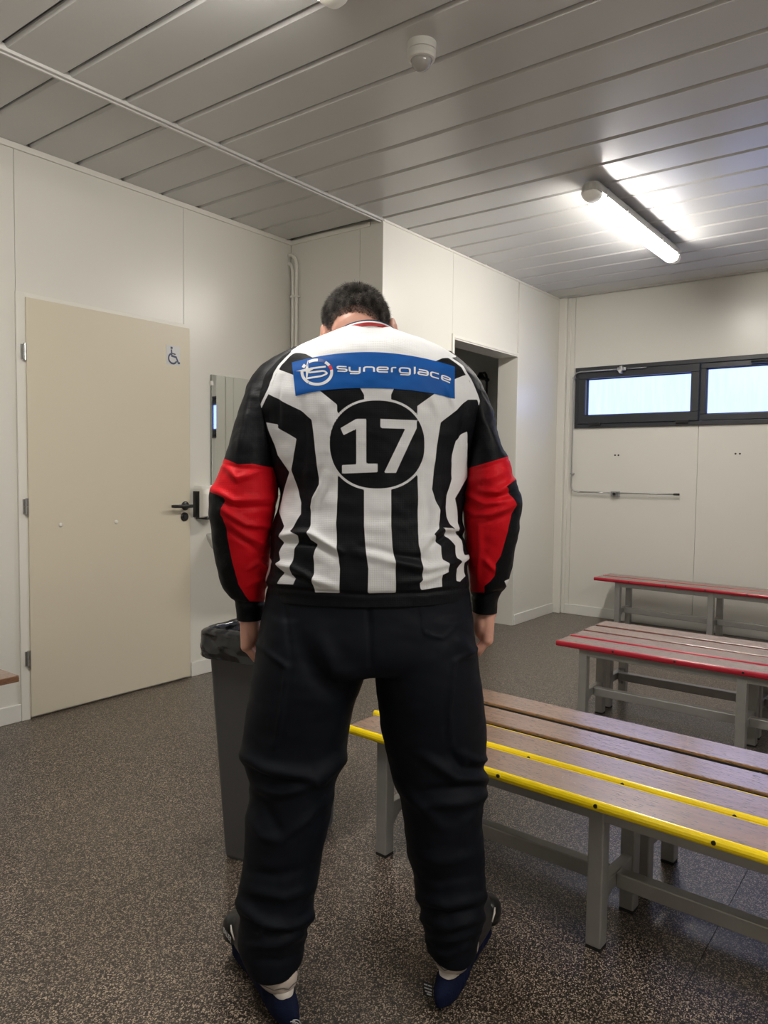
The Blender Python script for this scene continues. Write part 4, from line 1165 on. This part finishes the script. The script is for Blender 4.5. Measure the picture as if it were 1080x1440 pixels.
def remeshed(bm, voxel, smooth_it, name):
    me = bpy.data.meshes.new(name + '_src'); bm.to_mesh(me); bm.free()
    o = bpy.data.objects.new(name + '_src', me); COL.objects.link(o)
    md_ = o.modifiers.new('r', 'REMESH'); md_.mode = 'VOXEL'; md_.voxel_size = voxel
    if smooth_it:
        s_ = o.modifiers.new('s', 'SMOOTH'); s_.iterations = smooth_it; s_.factor = 0.5
    dg = bpy.context.evaluated_depsgraph_get()
    out = bpy.data.meshes.new_from_object(o.evaluated_get(dg)); out.name = name
    bpy.data.objects.remove(o); bpy.data.meshes.remove(me)
    out.materials.clear()
    return out
tm = remeshed(bm, 0.0055, 4, 'trousers')
n = len(tm.vertices)
V = np.zeros(n * 3); tm.vertices.foreach_get('co', V); V = V.reshape(-1, 3)
Nn = np.zeros(n * 3); tm.vertices.foreach_get('normal', Nn); Nn = Nn.reshape(-1, 3)
q = PX(V)
facing = np.clip(-Nn[:, 1] * 2 + 0.7, 0.15, 1)
V = V + Nn * ((folds(q, PFOLD) * facing) + 0.0022 * vnoise(V, (10, 10, 22), 4.0) + 0.0012 * vnoise(V, (26, 26, 50), 9.0))[:, None]
tm.vertices.foreach_set('co', V.ravel()); tm.update()
trousers = obj('trousers', tm, M['trousers'], person, True)
trousers['label'] = 'loose black padded trousers'

# ---------------------------------------------------------------- body (one continuous surface)
bm = bmesh.new()
def cap(a, b, ra, rb, n=14):
    """tapered capsule"""
    a, b = Vector(tuple(a)), Vector(tuple(b))
    t = (b - a); ln_ = t.length
    t.normalize()
    up = t.orthogonal().normalized(); s = t.cross(up)
    rows = []
    for k in range(5):
        an = math.pi / 2 * (1 - k / 5); rows.append((-math.sin(an) * ra, math.cos(an) * ra))
    for k in range(0, 6):
        an = math.pi / 2 * k / 5; rows.append((ln_ + math.sin(an) * rb, math.cos(an) * rb + 1e-5))
    rings = []
    for h, r in rows:
        rings.append([bm.verts.new(a + t * h + (up * math.cos(2 * math.pi * i / n) + s * math.sin(2 * math.pi * i / n)) * max(r, 1e-5)) for i in range(n)])
    for x_, y_ in zip(rings[:-1], rings[1:]):
        for i in range(n):
            j = (i + 1) % n
            bm.faces.new((x_[i], x_[j], y_[j], y_[i]))
    bm.faces.new(rings[0][::-1]); bm.faces.new(rings[-1])
def ell(c, axes, radii, n=20, m_=12):
    c = Vector(tuple(c)); A_ = [Vector(tuple(a)) for a in axes]
    rings = []
    for k in range(1, m_):
        ph = math.pi * k / m_
        rings.append([bm.verts.new(c + A_[0] * (radii[0] * math.sin(ph) * math.cos(2 * math.pi * i / n)) + A_[1] * (radii[1] * math.sin(ph) * math.sin(2 * math.pi * i / n)) + A_[2] * (radii[2] * math.cos(ph))) for i in range(n)])
    for x_, y_ in zip(rings[:-1], rings[1:]):
        for i in range(n):
            j = (i + 1) % n
            bm.faces.new((x_[i], x_[j], y_[j], y_[i]))
    bm.faces.new(rings[0][::-1]); bm.faces.new(rings[-1])
# head, bowed
BOW = math.radians(45)
HC = L(500.5, 459.5, 0.135)
hs = np.array([1.0, 0, 0]); hf = np.array([0, math.cos(BOW), -math.sin(BOW)]); hk = np.array([0, math.sin(BOW), math.cos(BOW)])
HA = (hs, hf, hk)
def hp(s, f, k):
    return HC + hs * s + hf * f + hk * k
CR = (0.0765, 0.096, 0.088)                      # skull radii
ell(HC, HA, CR, 28, 18)
ell(hp(0, 0.045, -0.055), HA, (0.062, 0.056, 0.075))
ell(hp(0, 0.035, -0.085), HA, (0.055, 0.055, 0.045))
ell(hp(0, 0.075, -0.118), HA, (0.026, 0.020, 0.018))          # chin
cap(hp(0, 0.095, -0.020), hp(0, 0.112, -0.058), 0.008, 0.012)   # nose
ell(hp(0.010, 0.104, -0.062), HA, (0.008, 0.009, 0.007)); ell(hp(-0.010, 0.104, -0.062), HA, (0.008, 0.009, 0.007))
for s_ in (-1, 1):
    cap(hp(s_ * 0.012, 0.092, -0.008), hp(s_ * 0.048, 0.080, -0.010), 0.007, 0.006)   # brow
    ell(hp(s_ * 0.040, 0.070, -0.050), HA, (0.020, 0.020, 0.022))                     # cheek
cap(hp(-0.022, 0.094, -0.088), hp(0.022, 0.094, -0.088), 0.006, 0.006)
cap(hp(-0.018, 0.093, -0.097), hp(0.018, 0.093, -0.097), 0.006, 0.006)
EAR = []
for s_, ex, ey in ((-1, 457.0, 463), (1, 552.5, 462)):
    ec = L(ex, ey, 0.118)
    EAR.append(ec)
    fl2 = np.array([s_ * 0.86, -0.50, 0.0]); lo_ = np.cross(hk, fl2); lo_ /= np.linalg.norm(lo_)
    ell(ec, (fl2, lo_, hk), (0.0070, 0.020, 0.034))
    # rim of the ear
    rim = [ec + lo_ * 0.018 * math.cos(a) + hk * 0.030 * math.sin(a) + fl2 * 0.004 for a in np.linspace(-0.5, 3.9, 12)]
    for a, b in zip(rim[:-1], rim[1:]):
        cap(a, b, 0.0042, 0.0042, 8)
    cap(ec, hp(s_ * 0.062, ec[1] * 0, -0.03) * 0.5 + ec * 0.5, 0.012, 0.02, 10)
# neck, trunk, limbs
NB = L(514, 492, 0.080)
cap(NB, hp(0.0, -0.020, -0.045), 0.062, 0.058, 20)
cap(L(517, 500, 0.09), L(500, 470, 0.12), 0.056, 0.055, 20)
cap(L(517, 545, 0.03), L(517, 620, 0.02), 0.105, 0.105, 20); cap(L(470, 560, 0.03), L(565, 560, 0.03), 0.08, 0.08, 18)
cap(L(517, 620, 0.02), L(517, 860, 0.0), 0.11, 0.10, 20); cap(L(460, 850, 0.0), L(575, 850, 0.0), 0.095, 0.095, 18); cap(L(455, 740, 0.0), L(580, 740, 0.0), 0.075, 0.075, 18)
WL, WR = L(352.5, 862, 0.066), L(681.5, 853, 0.066)
for sh, el_, wr_ in ((L(392, 570, 0.045), L(344, 700, 0.02), WL), (L(652, 570, 0.045), L(692, 700, 0.02), WR)):
    cap(sh, el_, 0.042, 0.038, 16); cap(el_, wr_, 0.042, 0.028, 16)
for hip, kn, an in ((L(440, 900, 0.0), L(412, 1100, -0.005), L(392, 1330, -0.045)), (L(595, 900, 0.0), L(617, 1100, 0.005), L(637, 1315, 0.02))):
    cap(hip, kn, 0.085, 0.058, 18); cap(kn, an, 0.055, 0.040, 16)
    dr_ = np.array([-0.50, 0.87, 0]) if an[0] < 0 else np.array([0.42, 0.91, 0])
    cap(an, np.array(an) + dr_ * 0.08 - np.array([0, 0, 0.05]), 0.033, 0.026, 14)
# hands: palm, four curled fingers, thumb
def hand(wr_, s_):
    """s_ = -1 left, +1 right; palm looks towards the thigh"""
    a = np.array([-0.02 * s_, 0.02, -1.0]); a /= np.linalg.norm(a)
    nrm = np.array([-s_ * 1.0, 0.10, 0.0]); nrm -= a * (nrm @ a); nrm /= np.linalg.norm(nrm)
    th = np.cross(a, nrm) * (1 if s_ < 0 else -1)
    if th[1] < 0: th = -th
    W0 = np.array(wr_) - nrm * 0.007
    H = lambda x, y, z: W0 + a * x + th * y + nrm * z
    cap(H(-0.03, 0, 0), H(0.012, 0, 0), 0.026, 0.024, 14)
    fk = [(-0.031, 0.074, 0.033, 0.0095), (-0.0105, 0.080, 0.037, 0.0098), (0.0105, 0.083, 0.039, 0.0100), (0.031, 0.081, 0.037, 0.0098)]
    for y, xk, ln_, r in fk:
        cap(H(0.0, y * 0.60, 0.0), H(xk, y, -0.002), 0.020, 0.0140, 12)
        p0 = H(xk, y, -0.002)
        def dirn(deg):
            return a * math.cos(math.radians(deg)) + nrm * math.sin(math.radians(deg))
        d0 = 30 + (5 if y < 0 else 0)
        p1 = p0 + dirn(d0) * ln_
        p2 = p1 + dirn(d0 + 78) * ln_ * 0.66
        p3 = p2 + dirn(d0 + 140) * ln_ * 0.50
        cap(p0, p1, r + 0.0012, r, 12); cap(p1, p2, r, r * 0.92, 12); cap(p2, p3, r * 0.92, r * 0.82, 12)
    ell(H(0.040, -0.006, 0.012), (a, th, nrm), (0.040, 0.034, 0.020))
    ell(H(0.022, 0.022, 0.018), (a, th, nrm), (0.030, 0.017, 0.018))
    t0, t1, t2, t3 = H(0.010, 0.024, 0.010), H(0.040, 0.044, 0.022), H(0.066, 0.046, 0.034), H(0.086, 0.036, 0.040)
    cap(t0, t1, 0.014, 0.012, 12); cap(t1, t2, 0.0115, 0.0105, 12); cap(t2, t3, 0.0105, 0.0085, 12)
hand(WL, -1); hand(WR, 1)
bmesh.ops.recalc_face_normals(bm, faces=bm.faces[:])
bmsh = remeshed(bm, 0.0032, 2, 'body')
body = obj('body', bmsh, M['skin'], person, True)
body['label'] = 'bare neck, bowed head and hands'
for s_ in (-1, 1):
    MB().lathe([(0.0115 * math.sin(a), 0.0115 * math.cos(a)) for a in np.linspace(0.05, 3.09, 9)], c=tuple(hp(s_ * 0.031, 0.084, -0.024)), n=14).build('eye', M['eye'], body, smooth=True)

def mat_strand():
    mt, nt, b = new_mat('hair_strand')
    a = N(nt, 'ShaderNodeAttribute'); a.attribute_name = 'tone'
    cr = N(nt, 'ShaderNodeValToRGB'); e = cr.color_ramp.elements
    e[0].position = 0.35; e[0].color = (0.010, 0.008, 0.007, 1); e[1].position = 1.0; e[1].color = (0.21, 0.185, 0.17, 1)
    nt.links.new(a.outputs['Fac'], cr.inputs['Fac']); nt.links.new(cr.outputs['Color'], b.inputs['Base Color'])
    b.inputs['Roughness'].default_value = 0.40
    return mt
M['strand'] = mat_strand()
# ---------------------------------------------------------------- hair: a thin cap and many short strands
def hairline(d):
    """d: unit direction in head axes (s, f, k); > 0 where hair grows"""
    s, f, k = d
    lim = -0.70 - 0.04 * abs(s)
    if f > -0.30:
        lim = max(lim, -0.70 + 0.72 * min(1, (f + 0.30) / 0.35))
    if f > 0.25:
        lim = 0.05 + 0.55 * min(1, (f - 0.25) / 0.5)
    if 0.18 < f < 0.36 and abs(s) > 0.75:
        lim = -0.55                                   # sideburns
    return k - lim
mb = MB()
NT, NP = 90, 56
grid = {}
for i in range(NT):
    for j in range(NP + 1):
        th_ = 2 * math.pi * i / NT; ph = math.pi * j / NP
        d = np.array([math.sin(ph) * math.cos(th_), math.sin(ph) * math.sin(th_), math.cos(ph)])
        g_ = hairline(d)
        r_ = 1.0 + (0.012 + 0.006 * noise.noise(Vector(tuple(d * 9)))) * min(1, max(0, g_) * 3.2) + 0.003
        p_ = HC + hs * d[0] * CR[0] * r_ + hf * d[1] * CR[1] * r_ + hk * d[2] * CR[2] * r_
        grid[i, j] = (mb.bm.verts.new(tuple(p_)), g_)
for i in range(NT):
    for j in range(NP):
        qd = [grid[i, j], grid[(i + 1) % NT, j], grid[(i + 1) % NT, j + 1], grid[i, j + 1]]
        if min(x_[1] for x_ in qd) > 0.26:
            mb.bm.faces.new([x_[0] for x_ in qd])
lone = [v for v in mb.bm.verts if not v.link_faces]
bmesh.ops.delete(mb.bm, geom=lone, context='VERTS')
bmesh.ops.remove_doubles(mb.bm, verts=mb.bm.verts[:], dist=0.0005)
hair = mb.build('hair', M['hair'], person, smooth=True)
hair['label'] = 'short dark brown hair, clipped at the nape'
SV, SF, ST_ = [], [], []
cnt = 0
while cnt < 26000:
    d = rng.normal(size=3); d /= np.linalg.norm(d)
    g_ = hairline(d)
    if g_ < 0 or (g_ < 0.30 and rng.random() > 0.10 + 3.0 * g_):
        continue
    cnt += 1
    root = HC + hs * d[0] * CR[0] * 1.0 + hf * d[1] * CR[1] * 1.0 + hk * d[2] * CR[2] * 1.0
    nrm = hs * d[0] / CR[0] + hf * d[1] / CR[1] + hk * d[2] / CR[2]; nrm /= np.linalg.norm(nrm)
    crown = hp(0, -0.055, 0.07)
    flow = root - crown; flow -= nrm * (flow @ nrm); flow /= np.linalg.norm(flow) + 1e-9
    ln_ = 0.0022 + 0.0150 * min(1, g_ * 1.2) * (0.7 + 0.6 * rng.random())
    jit = rng.normal(size=3) * 0.25 + 0.35 * np.array(noise.noise_vector(Vector(tuple(root * 60))))
    d0 = nrm * 0.75 + flow * 0.55 + jit; d0 /= np.linalg.norm(d0)
    d1 = nrm * 0.35 + flow * 0.9 + jit; d1 /= np.linalg.norm(d1)
    pa, pb = root + d0 * ln_ * 0.5, root + d0 * ln_ * 0.5 + d1 * ln_ * 0.5
    sd_ = np.cross(d0, nrm + 0.01); sd_ /= np.linalg.norm(sd_) + 1e-9
    w_ = 0.00055
    b0 = len(SV); ST_.append(0.30 * rng.random() + 0.5 + 0.75 * noise.noise(Vector((math.atan2(*( (root - crown)[[0, 1]] )) * 9.0, np.linalg.norm(root - crown) * 70, 3.0))))
    SV += [root - sd_ * w_, root + sd_ * w_, root + nrm * w_, pa - sd_ * w_ * 0.8, pa + sd_ * w_ * 0.8, pa + nrm * w_ * 0.8, pb]
    SF += [(b0, b0 + 1, b0 + 4), (b0, b0 + 4, b0 + 3), (b0 + 1, b0 + 2, b0 + 5), (b0 + 1, b0 + 5, b0 + 4), (b0 + 2, b0, b0 + 3), (b0 + 2, b0 + 3, b0 + 5), (b0 + 3, b0 + 4, b0 + 6), (b0 + 4, b0 + 5, b0 + 6), (b0 + 5, b0 + 3, b0 + 6)]
strands = np_mesh('hair_strands', np.array(SV), np.array(SF), M['strand'], hair, False)
strands['kind'] = 'stuff'
at_ = strands.data.attributes.new('tone', 'FLOAT', 'POINT'); at_.data.foreach_set('value', np.repeat(np.array(ST_, np.float32), 7))

# ---------------------------------------------------------------- skates
def skate(heel, yaw, side):
    """heel: point on the floor (u, v) under the back of the blade cover; yaw: toe turned outwards"""
    k = empty('skate', (heel[0], heel[1], 0.0), 0)
    k.parent = person
    k.rotation_euler = (0, 0, yaw)
    # local x: to the toe; y: left; built along x
    def oval(x0, x1, w0, w1, z, n=36):
        """outline: rounded heel of half width w0, toe of half width w1"""
        pts = []
        for i in range(n):
            a = 2 * math.pi * i / n
            c_, s_ = math.cos(a), math.sin(a)
            t = (1 + math.copysign(abs(c_) ** 0.75, c_)) / 2
            w = w0 + (w1 - w0) * t
            pts.append(Vector((x0 + (x1 - x0) * t, w * math.copysign(abs(s_) ** 0.85, s_), z)))
        return pts
    mb = MB()
    mb.rings([oval(0.035, 0.285, 0.030, 0.040, 0.068), oval(0.025, 0.297, 0.034, 0.046, 0.078), oval(0.022, 0.302, 0.036, 0.050, 0.100), oval(0.024, 0.290, 0.037, 0.047, 0.125), oval(0.032, 0.240, 0.035, 0.043, 0.150), oval(0.045, 0.190, 0.034, 0.036, 0.180), oval(0.055, 0.165, 0.030, 0.032, 0.220)])
    boot = mb.build('boot', M['boot'], k, smooth=True)
    boot['label'] = 'dark boot of an ice skate'
    # toe cap; thin pale tubes on its sides imitate a highlight
    mb = MB(); mb.rings([oval(0.225, 0.304, 0.049, 0.051, 0.076), oval(0.222, 0.307, 0.051, 0.053, 0.095), oval(0.222, 0.300, 0.050, 0.051, 0.118), oval(0.226, 0.285, 0.044, 0.044, 0.134)])
    tc_ = mb.build('toe_cap', M['black_plastic'], k, smooth=True)
    for s_ in (-1, 1):
        MB().tube([(0.205, s_ * 0.0495, 0.108), (0.222, s_ * 0.0500, 0.122), (0.232, s_ * 0.0475, 0.130)], [0.0015, 0.0026, 0.0015], 8).build('painted_highlight', M['boot_sole'], tc_, smooth=True)
    # pale shell around the heel
    mb = MB(); mb.rings([oval(0.026, 0.150, 0.034, 0.040, 0.066), oval(0.016, 0.165, 0.039, 0.046, 0.078), oval(0.013, 0.165, 0.0405, 0.047, 0.094), oval(0.018, 0.150, 0.039, 0.046, 0.106), oval(0.030, 0.120, 0.036, 0.042, 0.114)])
    hg = mb.build('heel_shell', M['boot_light'], k, smooth=True)
    MB().tube([tuple(Vector((x_, y_, z_))) for x_, y_, z_ in ((0.10, -0.0485, 0.092), (0.06, -0.046, 0.084), (0.025, -0.031, 0.086), (0.0140, -0.012, 0.090), (0.0125, 0.0, 0.084), (0.0140, 0.012, 0.090), (0.025, 0.031, 0.086), (0.06, 0.046, 0.084), (0.10, 0.0485, 0.092))], 0.0011, 6).build('seam', M['boot_line'], hg)
    # blade holder and blade
    mb = MB(); mb.rings([oval(0.030, 0.105, 0.016, 0.016, 0.030), oval(0.016, 0.110, 0.022, 0.022, 0.052), oval(0.014, 0.118, 0.026, 0.027, 0.072)]); mb.rings([oval(0.175, 0.265, 0.014, 0.014, 0.030), oval(0.165, 0.270, 0.020, 0.020, 0.050), oval(0.155, 0.278, 0.028, 0.034, 0.074)])
    mb.build('blade_holder', M['boot_sole'], k, smooth=True)
    bx('blade', (0.006, -0.0017, 0.012), (0.292, 0.0017, 0.034), M['chrome'], k)
    # cloth blade cover
    mb = MB()
    rings = []
    for i in range(45):
        t = i / 44
        x_ = -0.022 + 0.335 * t
        e_ = min(1.0, (math.sin(math.pi * min(1, t * 5 + 0.05) / 2)) ** 0.6 if t < 0.2 else 1.0)
        e_ *= min(1.0, math.sin(math.pi * min(1, (1 - t) * 6 + 0.06) / 2) ** 0.6)
        top = 0.060 + 0.016 * math.sin(t * math.pi)
        ring = []
        for j in range(22):
            a = 2 * math.pi * j / 22
            w = (0.0265 + 0.005 * math.sin(t * 7)) * e_
            yy = w * math.copysign(abs(math.cos(a)) ** 0.8, math.cos(a))
            zz = top * 0.5 * (1 + math.sin(a) * (0.35 + 0.65 * e_))
            nz_ = noise.noise(Vector((x_ * 45 + side * 7, a * 1.5, 0.2))) * 0.0035
            zz = max(0.0, zz + nz_)
            ring.append(Vector((x_, yy + nz_ * math.cos(a) * 1.2, zz)))
        rings.append(ring)
    mb.rings(rings)
    cov = mb.build('blade_cover', M['navy_cloth'], k, smooth=True)
    cov['label'] = 'navy blue cloth blade cover'
    return k, cov, boot
def yaw_of(du, dv):
    return math.atan2(dv, du)
kl, cov_l, boot_l = skate((-0.211 - PU + 0.02, 1.563 - PV + 0.02), yaw_of(-0.55, 0.835), -1)
kr, cov_r, boot_r = skate((0.134 - PU + 0.012, 1.626 - PV + 0.025), yaw_of(0.45, 0.893), 1)
# woven tag on the right cover
mb = MB(); mb.box((-0.002, 0.022, 0.020), (0.000, 0.046, 0.052)); tg = mb.build('woven_tag', M['tag'], kr)
for zz, words in ((0.0465, (0.009, 0.009)), (0.0385, (0.006, 0.011)), (0.0310, (0.010, 0.005)), (0.0255, (0.012,))):
    xs = 0.0245
    for wd in words:
        bx('tag_lettering', (-0.0026, xs, zz - 0.0014), (-0.0018, xs + wd, zz + 0.0014), M['tag_text'], tg)
        xs += wd + 0.0015
# curved embroidery on the back of the left cover
mb = MB()
for r_ in (0.022, 0.017):
    mb.tube([(-0.0245 + 0.0, 0.010 - r_ * math.cos(a), 0.018 + r_ * math.sin(a)) for a in np.linspace(0.2, 1.5, 8)], 0.0011, 6)
for z_ in (0.022, 0.029, 0.036):
    mb.tube([(-0.0245, -0.002 + (z_ - 0.02) * 0.3, z_), (-0.0245, 0.014, z_ + 0.003)], 0.0010, 6)
mb.build('embroidery', M['tag_text'], kl)
# lettering on the outer side of the left boot
def boot_text(k, txt, size):
    cu = bpy.data.curves.new('boot_lettering', 'FONT'); cu.body = txt; cu.size = size; cu.extrude = 0.0004; cu.align_x = 'LEFT'
    o = bpy.data.objects.new('tmp_text', cu); COL.objects.link(o)
    dg = bpy.context.evaluated_depsgraph_get()
    me = bpy.data.meshes.new_from_object(o.evaluated_get(dg)); bpy.data.objects.remove(o)
    t = obj('boot_lettering', me, M['boot_text'], k)
    return t
t = boot_text(kl, 'BAUER', 0.017)
t.rotation_euler = (math.radians(84), 0, math.pi)
t.location = (0.266, 0.0545, 0.098)
